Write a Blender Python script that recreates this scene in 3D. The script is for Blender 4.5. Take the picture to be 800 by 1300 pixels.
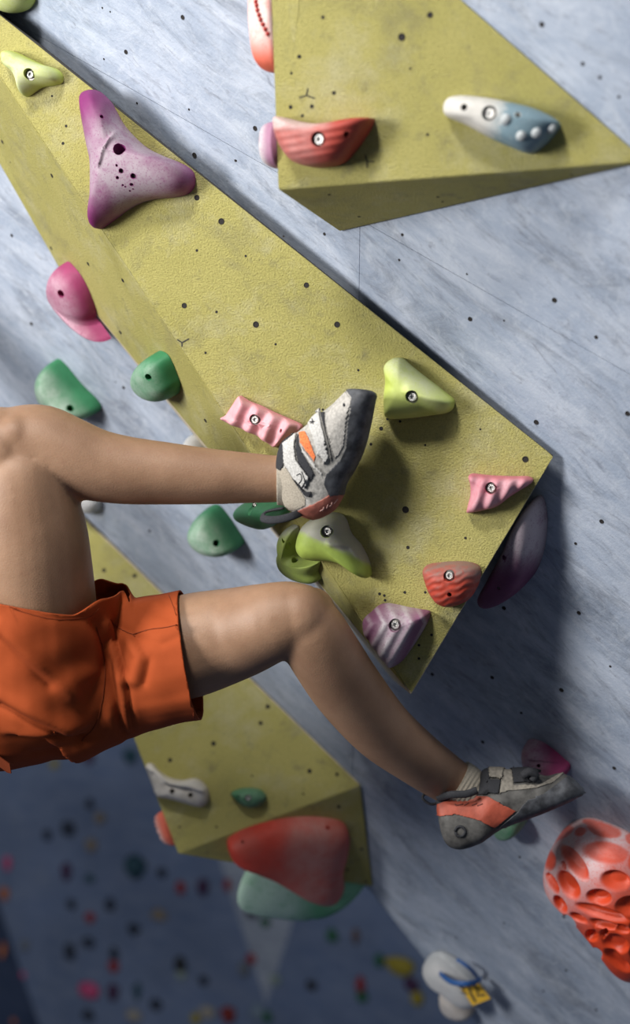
import bpy, bmesh, math, random
import numpy as np
from mathutils import Vector, Matrix
from mathutils.bvhtree import BVHTree

for o in list(bpy.data.objects):
    bpy.data.objects.remove(o)
SC = bpy.context.scene
COL = SC.collection
R = random.Random(7)

# ------------------------------------------------------------------ camera, world, light, exposure
FPX, CX, CY, CZ = 1700.0, 400.0, 650.0, 3.0
CAM = Vector((0, 0, CZ))
cd = bpy.data.cameras.new('camera')
cam = bpy.data.objects.new('camera', cd)
COL.objects.link(cam)
cam.location = CAM
cam.rotation_euler = (math.radians(90), 0, 0)
cd.sensor_fit = 'VERTICAL'
cd.sensor_height = 36.0
cd.lens = FPX / 1300.0 * 36.0
cd.clip_start = 0.02
cd.clip_end = 60
cd.dof.use_dof = True
cd.dof.focus_distance = 1.98
cd.dof.aperture_fstop = 1.75
SC.camera = cam

world = bpy.data.worlds.new('world')
SC.world = world
world.use_nodes = True
world.node_tree.nodes['Background'].inputs[0].default_value = (0.74, 0.86, 1.0, 1)
world.node_tree.nodes['Background'].inputs[1].default_value = 0.115


def area_light(name, loc, target, sx, sy, power, color):
    l = bpy.data.lights.new(name, 'AREA')
    l.shape = 'RECTANGLE'
    l.size, l.size_y, l.energy, l.color = sx, sy, power, color
    o = bpy.data.objects.new(name, l)
    COL.objects.link(o)
    o.location = Vector(loc)
    o.rotation_euler = (Vector(target) - Vector(loc)).to_track_quat('-Z', 'Y').to_euler()
    return o


area_light('gym_window_light', (-2.25, 0.75, CZ + 0.45), (-0.1, 2.1, CZ + 0.5), 0.6, 0.8, 84, (1.0, 0.98, 0.95))
area_light('gym_ceiling_light', (-1.15, -0.1, CZ + 2.4), (0.0, 2.2, CZ), 0.5, 0.5, 90, (1.0, 0.97, 0.92))

SC.view_settings.view_transform = 'Standard'
SC.view_settings.look = 'None'
SC.view_settings.gamma = 1.0
SC.view_settings.use_curve_mapping = False
SC.view_settings.exposure = 0.05


# ------------------------------------------------------------------ geometry helpers
def ray(x, y):
    return Vector(((x - CX) / FPX, 1.0, -(y - CY) / FPX))


def at(x, y, Y):
    return CAM + ray(x, y) * Y


def proj(p):
    d = p - CAM
    return (CX + FPX * d.x / d.y, CY - FPX * d.z / d.y)


class Plane:
    def __init__(self, o, n, udir=None):
        self.o, self.n = o.copy(), n.normalized()
        u = Vector(udir) if udir is not None else Vector((1, 0, 0))
        self.u = (u - self.n * u.dot(self.n)).normalized()
        self.v = self.n.cross(self.u).normalized()

    def at(self, x, y, h=0.0):
        d = ray(x, y)
        t = ((self.o + self.n * h) - CAM).dot(self.n) / d.dot(self.n)
        return CAM + d * t

    def uv(self, p):
        q = p - self.o
        return (q.dot(self.u), q.dot(self.v))

    def p(self, u, v, h=0.0):
        return self.o + self.u * u + self.v * v + self.n * h


def plane3(a, b, c, toward, udir=None):
    n = (b - a).cross(c - a).normalized()
    if n.dot(toward) < 0:
        n = -n
    return Plane(a, n, udir)


NV = Vector((0.3825, 0.446, 0.3366))          # the overhanging wall: NV . (P - CAM) = 1
WALL = Plane(CAM + NV / NV.length_squared, -NV, (1.0, 0, -0.62))


def W(x, y, h=0.0):
    return WALL.at(x, y, h)


def link(name, me, mat=None, parent=None, smooth=False, center=True, kind=None):
    """mesh in world coordinates -> object whose origin is its own middle"""
    o = bpy.data.objects.new(name, me)
    COL.objects.link(o)
    if mat is not None:
        me.materials.clear()
        me.materials.append(mat)
    if center and len(me.vertices):
        co = np.empty(len(me.vertices) * 3)
        me.vertices.foreach_get('co', co)
        co = co.reshape(-1, 3)
        c = (co.min(0) + co.max(0)) / 2
        me.vertices.foreach_set('co', (co - c).ravel())
        o.location = Vector(c)
    if smooth:
        me.polygons.foreach_set('use_smooth', [True] * len(me.polygons))
    if parent is not None:
        o.parent = parent
        o.matrix_parent_inverse = Matrix.Translation(-pw(parent))
    if kind:
        o['kind'] = kind
    me.update()
    return o


def pw(o):
    """world position of an unrotated chain of objects"""
    return o.location.copy()


def mesh(name, vs, fs):
    me = bpy.data.meshes.new(name)
    me.from_pydata([tuple(v) for v in vs], [], fs)
    me.update()
    return me


def tag(o, label, cat, group=None):
    o['label'] = label
    o['category'] = cat
    if group:
        o['group'] = group
    return o


def catmull(pts, n, closed=True):
    pts = [np.array(p, float) for p in pts]
    m = len(pts)
    dense = []
    segs = m if closed else m - 1
    for i in range(segs):
        if closed:
            p0, p1, p2, p3 = pts[i - 1], pts[i], pts[(i + 1) % m], pts[(i + 2) % m]
        else:
            p0, p1, p2, p3 = pts[max(i - 1, 0)], pts[i], pts[i + 1], pts[min(i + 2, m - 1)]
        for k in range(12):
            t = k / 12
            dense.append(0.5 * ((2 * p1) + (-p0 + p2) * t + (2 * p0 - 5 * p1 + 4 * p2 - p3) * t * t + (-p0 + 3 * p1 - 3 * p2 + p3) * t ** 3))
    dense.append(pts[0] if closed else pts[-1])
    d = np.array(dense)
    L = np.concatenate([[0], np.cumsum(np.linalg.norm(np.diff(d[:, :2] if d.shape[1] < 3 else d[:, :3], axis=0), axis=1))])
    s = np.linspace(0, L[-1], n + 1)[:n] if closed else np.linspace(0, L[-1], n)
    return np.stack([np.interp(s, L, d[:, k]) for k in range(d.shape[1])], axis=1)


def sc_px(pts, s, ox, oy):
    return [(ox + s * a, oy + s * b) for a, b in pts]


def inpoly(x, y, poly):
    c = False
    j = len(poly) - 1
    for i in range(len(poly)):
        xi, yi = poly[i]
        xj, yj = poly[j]
        if (yi > y) != (yj > y) and x < (xj - xi) * (y - yi) / (yj - yi) + xi:
            c = not c
        j = i
    return c


def clip(poly, a, b, c):
    """keep the side a*x + b*y + c >= 0 of a polygon"""
    out = []
    for i in range(len(poly)):
        p, q = poly[i], poly[(i + 1) % len(poly)]
        dp, dq = a * p[0] + b * p[1] + c, a * q[0] + b * q[1] + c
        if dp >= 0:
            out.append(p)
        if (dp >= 0) != (dq >= 0):
            t = dp / (dp - dq)
            out.append((p[0] + t * (q[0] - p[0]), p[1] + t * (q[1] - p[1])))
    return out


def seg_d(px, py, a, b):
    ax, ay = a
    bx, by = b
    dx, dy = bx - ax, by - ay
    t = max(0, min(1, ((px - ax) * dx + (py - ay) * dy) / (dx * dx + dy * dy + 1e-12)))
    return math.hypot(px - ax - t * dx, py - ay - t * dy)


def line_d(x, y, pts):
    return min(seg_d(x, y, pts[i], pts[i + 1]) for i in range(len(pts) - 1))


def smooth(a, b, x):
    t = max(0.0, min(1.0, (x - a) / (b - a)))
    return t * t * (3 - 2 * t)


# ------------------------------------------------------------------ materials
def new_mat(name):
    m = bpy.data.materials.new(name)
    m.use_nodes = True
    nt = m.node_tree
    return m, nt, nt.nodes['Principled BSDF']


def nd(nt, typ, **kw):
    n = nt.nodes.new(typ)
    for k, v in kw.items():
        if k in n.inputs:
            n.inputs[k].default_value = v
        else:
            setattr(n, k, v)
    return n


def mixc(nt, fac, a, b, mode='MIX'):
    n = nt.nodes.new('ShaderNodeMix')
    n.data_type = 'RGBA'
    n.blend_type = mode
    for sock, val in ((n.inputs[0], fac), (n.inputs[6], a), (n.inputs[7], b)):
        if hasattr(val, 'links'):
            nt.links.new(val, sock)
        elif isinstance(val, (int, float)):
            sock.default_value = val
        else:
            sock.default_value = (*val, 1) if len(val) == 3 else val
    return n.outputs[2]


def noise(nt, vec, scale, lo, hi, detail=4, rough=0.6, dist=0.0):
    n = nd(nt, 'ShaderNodeTexNoise', Scale=scale, Detail=detail, Roughness=rough, Distortion=dist)
    if vec is not None:
        nt.links.new(vec, n.inputs['Vector'])
    r = nd(nt, 'ShaderNodeMapRange')
    r.inputs[1].default_value = lo
    r.inputs[2].default_value = hi
    nt.links.new(n.outputs[0], r.inputs[0])
    return r.outputs[0]


def mul(nt, a, b, op='MULTIPLY'):
    n = nd(nt, 'ShaderNodeMath', operation=op, use_clamp=True)
    for i, v in enumerate((a, b)):
        if hasattr(v, 'links'):
            nt.links.new(v, n.inputs[i])
        else:
            n.inputs[i].default_value = v
    return n.outputs[0]


def bump(nt, bsdf, h, strength, dist=0.002):
    b = nd(nt, 'ShaderNodeBump', Strength=strength, Distance=dist)
    nt.links.new(h, b.inputs['Height'])
    nt.links.new(b.outputs[0], bsdf.inputs['Normal'])


def plain(name, col, rough=0.6, metal=0.0, grain=0.0, gscale=300, spec=0.5):
    m, nt, b = new_mat(name)
    b.inputs['Base Color'].default_value = (*col, 1)
    b.inputs['Roughness'].default_value = rough
    b.inputs['Metallic'].default_value = metal
    b.inputs['Specular IOR Level'].default_value = spec
    if grain:
        tc = nd(nt, 'ShaderNodeTexCoord')
        f = noise(nt, tc.outputs['Object'], gscale, 0.35, 0.65)
        c = mixc(nt, f, tuple(x * (1 - grain) for x in col), tuple(min(1, x * (1 + grain)) for x in col))
        nt.links.new(c, b.inputs['Base Color'])
        bump(nt, b, f, 0.3, 0.001)
    return m


def hold_mat(name, col, col2=None, chalk=0.55, rough=0.55, chalk_col=(0.62, 0.60, 0.60), c2scale=9, grain=900):
    """moulded polyurethane: body colour, worn second tone, and chalk where the 'chalk' attribute says climbers touch it"""
    m, nt, b = new_mat(name)
    tc = nd(nt, 'ShaderNodeTexCoord')
    v = tc.outputs['Object']
    c = mixc(nt, noise(nt, v, 45, 0.35, 0.7), col, tuple(x * 0.8 for x in col))
    if col2 is not None:
        c = mixc(nt, noise(nt, v, c2scale, 0.45, 0.58), c, col2)
    at_ = nd(nt, 'ShaderNodeAttribute', attribute_name='chalk')
    blot = noise(nt, v, 28, 0.30, 0.72, detail=6)
    fine = noise(nt, v, grain * 0.35, 0.30, 0.62, detail=3)
    f = mul(nt, mul(nt, at_.outputs['Fac'], mul(nt, blot, 0.35, 'ADD')), mul(nt, fine, 0.45, 'ADD'))
    f = mul(nt, f, chalk * 1.6)
    c = mixc(nt, f, c, chalk_col)
    nt.links.new(c, b.inputs['Base Color'])
    b.inputs['Roughness'].default_value = rough
    b.inputs['Specular IOR Level'].default_value = 0.35
    bump(nt, b, noise(nt, v, grain, 0.2, 0.8, detail=2), 0.25, 0.0008)
    return m


def yellow_mat():
    m, nt, b = new_mat('sandy_yellow_paint')
    uv = nd(nt, 'ShaderNodeUVMap', uv_map='UVMap').outputs[0]
    c = mixc(nt, noise(nt, uv, 3.2, 0.38, 0.62, detail=5), (0.48, 0.435, 0.150), (0.40, 0.365, 0.112))
    c = mixc(nt, mul(nt, noise(nt, uv, 9, 0.50, 0.72, detail=8, rough=0.72), 0.6), c, (0.55, 0.53, 0.36))
    c = mixc(nt, mul(nt, noise(nt, uv, 6.5, 0.52, 0.74, detail=9, rough=0.75, dist=0.4), 0.75), c, (0.21, 0.20, 0.12))
    c = mixc(nt, mul(nt, noise(nt, uv, 30, 0.58, 0.80, detail=6), 0.65), c, (0.15, 0.15, 0.11))
    c = mixc(nt, mul(nt, noise(nt, uv, 300, 0.48, 0.68, detail=5, rough=0.75), 0.6), c, (0.25, 0.22, 0.07))
    nt.links.new(c, b.inputs['Base Color'])
    b.inputs['Roughness'].default_value = 0.75
    b.inputs['Specular IOR Level'].default_value = 0.3
    bump(nt, b, noise(nt, uv, 330, 0.25, 0.75, detail=5, rough=0.7), 0.9, 0.0022)
    return m


def blue_mat(name, a, bcol, chalky, dirt):
    m, nt, b = new_mat(name)
    uvn = nd(nt, 'ShaderNodeUVMap', uv_map='UVMap').outputs[0]
    mp = nd(nt, 'ShaderNodeMapping')
    mp.inputs['Rotation'].default_value = (0, 0, math.radians(14))
    mp.inputs['Scale'].default_value = (1, 3.4, 1)
    nt.links.new(uvn, mp.inputs[0])
    st = mp.outputs[0]
    c = mixc(nt, noise(nt, uvn, 2.2, 0.35, 0.65, detail=5), a, bcol)
    c = mixc(nt, mul(nt, noise(nt, st, 5.5, 0.42, 0.72, detail=9, rough=0.72, dist=0.5), chalky), c, (0.62, 0.66, 0.74))
    c = mixc(nt, mul(nt, noise(nt, st, 4.0, 0.49, 0.74, detail=10, rough=0.78, dist=0.8), dirt), c, (0.13, 0.15, 0.19))
    c = mixc(nt, mul(nt, noise(nt, uvn, 30, 0.50, 0.74, detail=9, rough=0.75, dist=1.0), chalky * 0.75), c, (0.60, 0.64, 0.70))
    c = mixc(nt, mul(nt, noise(nt, st, 22, 0.55, 0.76, detail=8, rough=0.7, dist=1.2), dirt * 0.8), c, (0.15, 0.16, 0.20))
    c = mixc(nt, mul(nt, noise(nt, st, 60, 0.58, 0.75, detail=4, rough=0.6), chalky * 0.35), c, (0.68, 0.70, 0.75))
    nt.links.new(c, b.inputs['Base Color'])
    b.inputs['Roughness'].default_value = 0.6
    b.inputs['Specular IOR Level'].default_value = 0.35
    bump(nt, b, noise(nt, uvn, 240, 0.25, 0.75, detail=3), 0.25, 0.001)
    return m


def skin_mat():
    m, nt, b = new_mat('skin')
    tc = nd(nt, 'ShaderNodeTexCoord')
    v = tc.outputs['Object']
    c = mixc(nt, noise(nt, v, 14, 0.35, 0.68, detail=5), (0.34, 0.20, 0.122), (0.26, 0.146, 0.085))
    c = mixc(nt, mul(nt, noise(nt, v, 60, 0.55, 0.8, detail=5), 0.35), c, (0.27, 0.13, 0.085))
    c = mixc(nt, mul(nt, noise(nt, v, 420, 0.5, 0.75, detail=2), 0.25), c, (0.22, 0.12, 0.08))
    nt.links.new(c, b.inputs['Base Color'])
    b.inputs['Roughness'].default_value = 0.52
    b.inputs['Subsurface Weight'].default_value = 0.06
    b.inputs['Subsurface Radius'].default_value = (0.012, 0.005, 0.003)
    bump(nt, b, noise(nt, v, 500, 0.3, 0.7, detail=3), 0.22, 0.0008)
    return m


def cloth_mat(name, a, bcol, sc=1400, rough=0.85):
    m, nt, b = new_mat(name)
    tc = nd(nt, 'ShaderNodeTexCoord')
    v = tc.outputs['Object']
    c = mixc(nt, noise(nt, v, 12, 0.35, 0.65, detail=5), a, bcol)
    nt.links.new(c, b.inputs['Base Color'])
    b.inputs['Roughness'].default_value = rough
    b.inputs['Specular IOR Level'].default_value = 0.25
    bump(nt, b, noise(nt, v, sc, 0.3, 0.7, detail=2), 0.2, 0.0006)
    return m


M_YEL = yellow_mat()
M_BLUE = blue_mat('scuffed_blue_paint', (0.335, 0.39, 0.49), (0.275, 0.325, 0.415), 0.60, 1.0)
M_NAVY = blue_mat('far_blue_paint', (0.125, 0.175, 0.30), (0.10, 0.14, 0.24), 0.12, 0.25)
M_NAVY_SHADE = blue_mat('far_blue_shaded', (0.045, 0.07, 0.14), (0.035, 0.055, 0.11), 0.05, 0.2)  # shade put into the colour of the far facet turned from the light
M_NAVY_LIT = blue_mat('far_blue_lit', (0.30, 0.34, 0.42), (0.24, 0.28, 0.36), 0.4, 0.3)  # far facet facing the light, its brightness put into the colour
M_BACK = plain('backing_and_edge_shade', (0.05, 0.045, 0.04), 0.9)
M_PLY = plain('bare_plywood', (0.55, 0.47, 0.34), 0.8, grain=0.2, gscale=90)
M_MAT = plain('blue_crash_mat', (0.10, 0.13, 0.22), 0.7, grain=0.1, gscale=40)
M_HOLE = plain('hole_dark', (0.018, 0.015, 0.014), 0.9)
M_STEEL = plain('zinc_steel', (0.55, 0.54, 0.52), 0.38, 1.0, grain=0.15, gscale=300)
M_STEELD = plain('dull_steel', (0.22, 0.21, 0.20), 0.5, 0.8)
M_INK = plain('black_marker', (0.03, 0.028, 0.025), 0.8)
M_SKIN = skin_mat()
M_SHORT = cloth_mat('orange_cotton', (0.35, 0.062, 0.013), (0.30, 0.051, 0.010))
M_SHORTD = cloth_mat('dark_orange_thread', (0.22, 0.04, 0.012), (0.18, 0.035, 0.01))
M_SHIRT = cloth_mat('charcoal_cotton', (0.05, 0.05, 0.055), (0.04, 0.04, 0.045))


# ------------------------------------------------------------------ setting: walls and floor
def slab(name, pts, thick_vec, mat, plane, parent=None, kind=None, bev=0.0):
    n = len(pts)
    vs = list(pts) + [p + thick_vec for p in pts]
    nrm = Vector((0, 0, 0))
    for i in range(n):
        nrm += (pts[i] - pts[0]).cross(pts[(i + 1) % n] - pts[0])
    order = list(range(n)) if nrm.dot(thick_vec) < 0 else list(range(n))[::-1]
    fs = [order] + [[i + n for i in order[::-1]]]
    for k in range(n):
        a, b = order[k], order[(k + 1) % n]
        fs.append([b, a, a + n, b + n])
    me = mesh(name, vs, fs)
    ul = me.uv_layers.new(name='UVMap')
    for l in me.loops:
        ul.data[l.index].uv = plane.uv(Vector(me.vertices[l.vertex_index].co))
    o = link(name, me, mat, parent, kind=kind)
    if bev:
        m = o.modifiers.new('b', 'BEVEL')
        m.width, m.segments, m.limit_method = bev, 2, 'ANGLE'
    return o


wall_px = [(-330, -330), (1050, -330), (1050, 1560), (800, 1545), (605, 1300), (472, 1133), (200, 905), (60, 690), (-160, 520), (-330, 300)]
back = slab('wall_right', [WALL.at(x, y, -0.019) for x, y in wall_px], WALL.n * -0.12, M_BACK, WALL, kind='structure')
GAPW = 0.3
SL = 0.572
d_line = (SL, -1.0, 45 - SL * 48)                  # >0 above the slanting seam
top = clip(wall_px, *[c for c in (d_line[0], d_line[1], d_line[2] - GAPW)])
low = clip(wall_px, -d_line[0], -d_line[1], -d_line[2] - GAPW)
v_line = (1.0, 0.013, -(457 + 0.013 * 290))
low_l = clip(low, -v_line[0], -v_line[1], -v_line[2] - GAPW)
low_r = clip(low, v_line[0], v_line[1], v_line[2] - GAPW)
for poly in (top, low_l, low_r):
    slab('panel', [WALL.at(x, y) for x, y in poly], WALL.n * -0.018, M_BLUE, WALL, parent=back)

# far walls
F1 = plane3(at(338, 1275, 6.0), at(395, 1500, 5.9), at(-117, 800, 6.9), Vector((0, -1, 0)))
F3 = plane3(at(338, 1275, 6.0), at(395, 1500, 5.9), at(900, 1200, 4.9), Vector((0, -1, 0)))
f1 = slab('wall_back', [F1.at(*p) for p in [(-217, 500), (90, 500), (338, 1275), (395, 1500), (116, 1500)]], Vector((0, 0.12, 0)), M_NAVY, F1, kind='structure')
F0 = plane3(F1.at(-117, 800), F1.at(116, 1500), at(-330, 1200, 5.2), Vector((0, -1, 0)))
slab('wall_left', [F1.at(-217, 500), F1.at(116, 1500), F0.at(-420, 1500), F0.at(-420, 500)], Vector((0, 0.12, 0)), M_NAVY_SHADE, F0, kind='structure')
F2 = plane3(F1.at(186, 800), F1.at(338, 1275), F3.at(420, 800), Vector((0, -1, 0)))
slab('wall_corner', [F1.at(90, 500), F1.at(338, 1275), F2.at(378, 1150), F2.at(456, 500)], Vector((0, 0.12, 0)), M_NAVY_LIT, F2, kind='structure')
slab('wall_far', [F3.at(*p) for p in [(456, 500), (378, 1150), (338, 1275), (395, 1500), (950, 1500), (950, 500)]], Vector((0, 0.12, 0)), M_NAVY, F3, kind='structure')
fl = mesh('floor', [(-7, -4, 0), (7, -4, 0), (7, 9, 0), (-7, 9, 0), (-7, -4, -0.3), (7, -4, -0.3), (7, 9, -0.3), (-7, 9, -0.3)],
          [[0, 1, 2, 3], [7, 6, 5, 4], [0, 4, 5, 1], [1, 5, 6, 2], [2, 6, 7, 3], [3, 7, 4, 0]])
link('floor', fl, M_MAT, kind='structure')


# ------------------------------------------------------------------ volumes
def volume(name, faces, verts, label, group):
    """faces: (part name, vertex keys, material); mitred plywood panels round a common core"""
    c = sum(verts.values(), Vector()) / len(verts)
    root = bpy.data.objects.new(name, None)
    COL.objects.link(root)
    root.location = c
    root.empty_display_size = 0.05
    tag(root, label, 'climbing volume', group)
    for nm, keys, mat in faces:
        pts = [verts[k] for k in keys]
        n = Vector((0, 0, 0))
        for i in range(1, len(pts) - 1):
            n += (pts[i] - pts[0]).cross(pts[i + 1] - pts[0])
        if n.dot(pts[0] - c) < 0:
            pts.reverse()
            n = -n
        m = len(pts)
        k = 0.10
        inner = [p + (c - p) * k for p in pts]
        fs = [list(range(m)), list(range(2 * m - 1, m - 1, -1))]
        for i in range(m):
            j = (i + 1) % m
            fs.append([j, i, i + m, j + m])
        me = mesh(nm, pts + inner, fs)
        pl = Plane(pts[0], n)
        ul = me.uv_layers.new(name='UVMap')
        off = (R.random() * 5, R.random() * 5)
        for l in me.loops:
            a = pl.uv(Vector(me.vertices[l.vertex_index].co))
            ul.data[l.index].uv = (a[0] + off[0], a[1] + off[1])
        o = link(nm, me, mat, root)
        b = o.modifiers.new('b', 'BEVEL')
        b.width, b.segments, b.limit_method, b.angle_limit = 0.0022, 2, 'ANGLE', 0.5
    return root


LIFT = 0.002
# V1: the long wedge under the upper foot
v1 = dict(A=W(-112, -71, 0.05), T=W(704, 579, 0.012), P=W(522, 882, 0.22), S=W(-190, -45, 0.05), Bm=W(78, 345, LIFT), B0=W(-190, 15, LIFT),
          B1=W(500, 864, LIFT), Tb=W(672, 592, LIFT), Ab=W(-104, -69, LIFT))
V1F = plane3(v1['A'], v1['T'], v1['P'], WALL.n, (1, 0, 0))
V1S = plane3(v1['A'], v1['P'], v1['Bm'], WALL.n, (1, 0, 0))
for yy in range(-300, 400, 2):
    q0 = V1S.at(-190, yy)
    if (q0 - WALL.o).dot(WALL.n) < 0.025:
        break
    v1['S'] = q0
v1['B0'] = W(-190, proj(v1['S'])[1] + 60, LIFT)
vol1 = volume('climbing_volume', [('front_panel', 'A T P'.split(), M_YEL), ('side_panel', 'A P Bm S'.split(), M_YEL), ('lower_panel', 'P B1 Bm'.split(), M_PLY),
              ('base_strip', 'S Bm B0'.split(), M_YEL), ('end_panel', 'P T Tb B1'.split(), M_PLY), ('top_panel', 'A Ab Tb T'.split(), M_BACK),  # top panel takes the dark backing colour to stand for edge shadow
              ('back_panel', 'A S B0 Ab'.split(), M_PLY)], v1,
              'long yellow wedge volume crossing the wall, its point above the lower leg', 'yellow plywood volumes')
# V2: the lower volume behind the shorts
v2 = dict(A=W(36, 590, 0.01), C=W(458, 997, 0.006), L=W(226, 1084, 0.27), D=W(474, 1126, LIFT), E=W(300, 985, LIFT), Ab=W(60, 610, LIFT), Cb=W(462, 1000, LIFT))
V2F = plane3(v2['A'], v2['C'], v2['L'], WALL.n, (1, 0, 0))
V2U = plane3(v2['L'], v2['C'], v2['D'], Vector((0, -1, -1)), (1, 0, 0))
V2B = plane3(v2['L'], v2['D'], v2['E'], Vector((-0.4, 0.3, -1)), (1, 0, 0))
V2L = plane3(v2['L'], v2['A'], v2['E'], Vector((-1, 0, -0.5)), (0, 0, -1))
vol2 = volume('climbing_volume', [('front_panel', 'A C L'.split(), M_YEL), ('under_panel', 'L C D'.split(), M_YEL), ('base_panel', 'L D E'.split(), M_YEL),
              ('side_panel', 'A L E'.split(), M_YEL), ('top_panel', 'A C Cb Ab'.split(), M_PLY)],
              {k: v for k, v in v2.items()}, 'yellow volume behind the orange shorts with a large red hold on its underside', 'yellow plywood volumes')
# V3: the upper volume
v3 = dict(K=W(353, 241, 0.15), Wp=W(822, 205, LIFT), T1=W(585, 0, LIFT), M=W(431, 294, LIFT))
V3F = plane3(v3['K'], v3['Wp'], v3['T1'], WALL.n, (1, 0, 0))
v3['K2'] = V3F.at(338, -170)
v3['T2'] = V3F.at(585 - 170 / 0.88, -170)
v3['M2'] = WALL.at(400, -170, LIFT)
V3L = plane3(v3['K'], v3['K2'], v3['M'], Vector((-1, 0, 0)), (0, 0, -1))
vol3 = volume('climbing_volume', [('front_panel', 'K Wp T2 K2'.split(), M_YEL), ('under_panel', 'K Wp M'.split(), M_YEL), ('side_panel', 'K K2 M2 M'.split(), M_YEL)],
              {k: v for k, v in v3.items() if k != 'T1'}, 'yellow volume carrying the red bowl hold and the white and blue hold', 'yellow plywood volumes')


# ------------------------------------------------------------------ bolts, holes
def bolt_mesh():
    N = 24
    prof = [(1.0, 0.0), (1.0, 0.42), (0.9, 0.55), (0.62, 0.55)]
    vs, fs = [], []
    for r, z in prof:
        for k in range(N):
            a = 2 * math.pi * k / N
            vs.append((r * math.cos(a), r * math.sin(a), z))
    for z in (0.55, 0.1):
        for k in range(N):
            a = 2 * math.pi * k / N
            am = (a % (math.pi / 3)) - math.pi / 6
            r = 0.46 / math.cos(am)
            vs.append((r * math.cos(a), r * math.sin(a), z))
    for i in range(5):
        for k in range(N):
            j = (k + 1) % N
            fs.append([i * N + k, i * N + j, (i + 1) * N + j, (i + 1) * N + k])
    fs.append(list(range(5 * N, 6 * N)))
    return mesh('bolt', vs, fs)


def ring_mesh(name, r0, r1, z0, z1, N=28):
    vs, fs = [], []
    for r, z in ((r1, z0), (r1, z1), (r0, z1), (r0, z0)):
        for k in range(N):
            a = 2 * math.pi * k / N
            vs.append((r * math.cos(a), r * math.sin(a), z))
    for i in range(3):
        for k in range(N):
            j = (k + 1) % N
            fs.append([i * N + k, i * N + j, (i + 1) * N + j, (i + 1) * N + k])
    return mesh(name, vs, fs)


def cup_mesh(name, N=14):
    """a T-nut hole: thin collar and a sunk dark disc"""
    vs, fs = [], []
    for r, z in ((1.0, 0.0), (0.97, 0.16), (0.8, 0.16), (0.72, 0.03)):
        for k in range(N):
            a = 2 * math.pi * k / N
            vs.append((r * math.cos(a), r * math.sin(a), z))
    for i in range(3):
        for k in range(N):
            j = (k + 1) % N
            fs.append([i * N + k, i * N + j, (i + 1) * N + j, (i + 1) * N + k])
    fs.append(list(range(3 * N, 4 * N)))
    return mesh(name, vs, fs)


BOLT = bolt_mesh()
BOLT.materials.append(M_STEEL)
WASHER = ring_mesh('washer', 0.8, 1.45, 0.0, 0.12)
WASHER.materials.append(M_STEELD)
CUP = cup_mesh('bolt_hole')
CUP.materials.append(M_HOLE)


def place(name, me, p, n, scale, parent):
    o = bpy.data.objects.new(name, me)
    COL.objects.link(o)
    o.matrix_world = Matrix.LocRotScale(p, n.to_track_quat('Z', 'Y'), (scale,) * 3)
    o.parent = parent
    o.matrix_parent_inverse = Matrix.Translation(-parent.location)
    return o


def holes_on(parent, plane, pts):
    for x, y, r in pts:
        p = plane.at(x, y)
        place('bolt_hole', CUP, p, plane.n, 0.88 * r * (p - CAM).y / FPX, parent)


holes_on(back, WALL, [(232, 22, 3.6), (160, 66, 3.4), (132, 75, 1.6), (174, 131, 1.8), (240, 139, 1.8), (247, 197, 4), (299, 204, 2), (597, 405, 3.6),
         (704, 381, 4), (681, 536, 4), (757, 428, 3), (797, 525, 4), (640, 407, 1.6), (593, 348, 1.6), (688, 31, 4), (740, 81, 3), (762, 98, 2.6), (786, 123, 2.4),
         (640, 772, 3.4), (735, 778, 3.2), (764, 662, 3.6), (625, 860, 3.2), (713, 876, 3.6), (613, 942, 3), (549, 856, 3), (780, 975, 3), (660, 1088, 2),
         (40, 411, 3), (86, 396, 2.6), (157, 492, 2.6), (147, 485, 1.2), (190, 674, 2.4), (15, 299, 2.6), (324, 163, 3.8), (300, 204, 1.6), (412, 297, 2.4),
         (511, 298, 2.4), (507, 330, 2), (719, 1232, 2.2), (690, 1258, 1.8), (757, 1282, 2), (640, 1172, 1.6), (716, 1164, 2.4), (579, 1190, 1.6), (130, 10, 1.6), (140, 15, 1.4),
         (479, 862, 1.6), (731, 690, 2.4), (662, 905, 2.2), (775, 846, 2)])
holes_on(vol1, V1F, [(234, 388, 4), (325, 412, 4.6), (428, 412, 4.4), (389, 362, 4), (250, 251, 4), (281, 281, 4.6), (515, 647, 5), (667, 583, 4.6), (186, 205, 2),
         (84, 160, 2), (80, 182, 2.2), (275, 396, 2), (250, 318, 2), (261, 448, 1.8), (312, 325, 1.8), (484, 544, 3), (471, 564, 2.2), (518, 695, 2.6), (591, 683, 2),
         (482, 754, 2.2), (488, 756, 2), (489, 762, 2), (514, 752, 2.2), (540, 752, 2), (532, 819, 2), (532, 836, 2), (548, 806, 2), (492, 532, 2), (508, 535, 2), (66, 122, 1.6),
         (350, 437, 1.8), (410, 520, 1.8), (455, 470, 1.8), (540, 565, 1.6), (610, 545, 1.6), (360, 300, 1.6)])
holes_on(vol1, V1S, [(65, 315, 3), (112, 335, 3.2), (156, 356, 3.4), (153, 422, 3.2), (261, 534, 3.4), (66, 223, 3.4), (3, 180, 3.2), (13, 206, 1.4), (215, 468, 1.8)])
holes_on(vol2, V2F, [(271, 944, 3.4), (216, 965, 3), (393, 979, 3.2), (428, 983, 2.6), (132, 724, 3), (171, 731, 3), (340, 897, 3.2), (331, 918, 3), (228, 1050, 1.6), (385, 1008, 1.6), (320, 985, 1.4), (275, 1050, 1.6)])
holes_on(vol2, V2U, [(459, 1078, 2.2), (441, 1104, 2.2), (465, 1119, 2.2), (430, 1024, 2.6)])
holes_on(vol3, V3F, [(510, 47, 5.5), (546, 19, 4.4), (410, 22, 2.6), (380, 72, 3), (370, 93, 2), (424, 118, 3), (369, 136, 3), (396, 135, 3), (384, 147, 2.4), (543, 171, 2.2), (521, 87, 1.8)])
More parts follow.
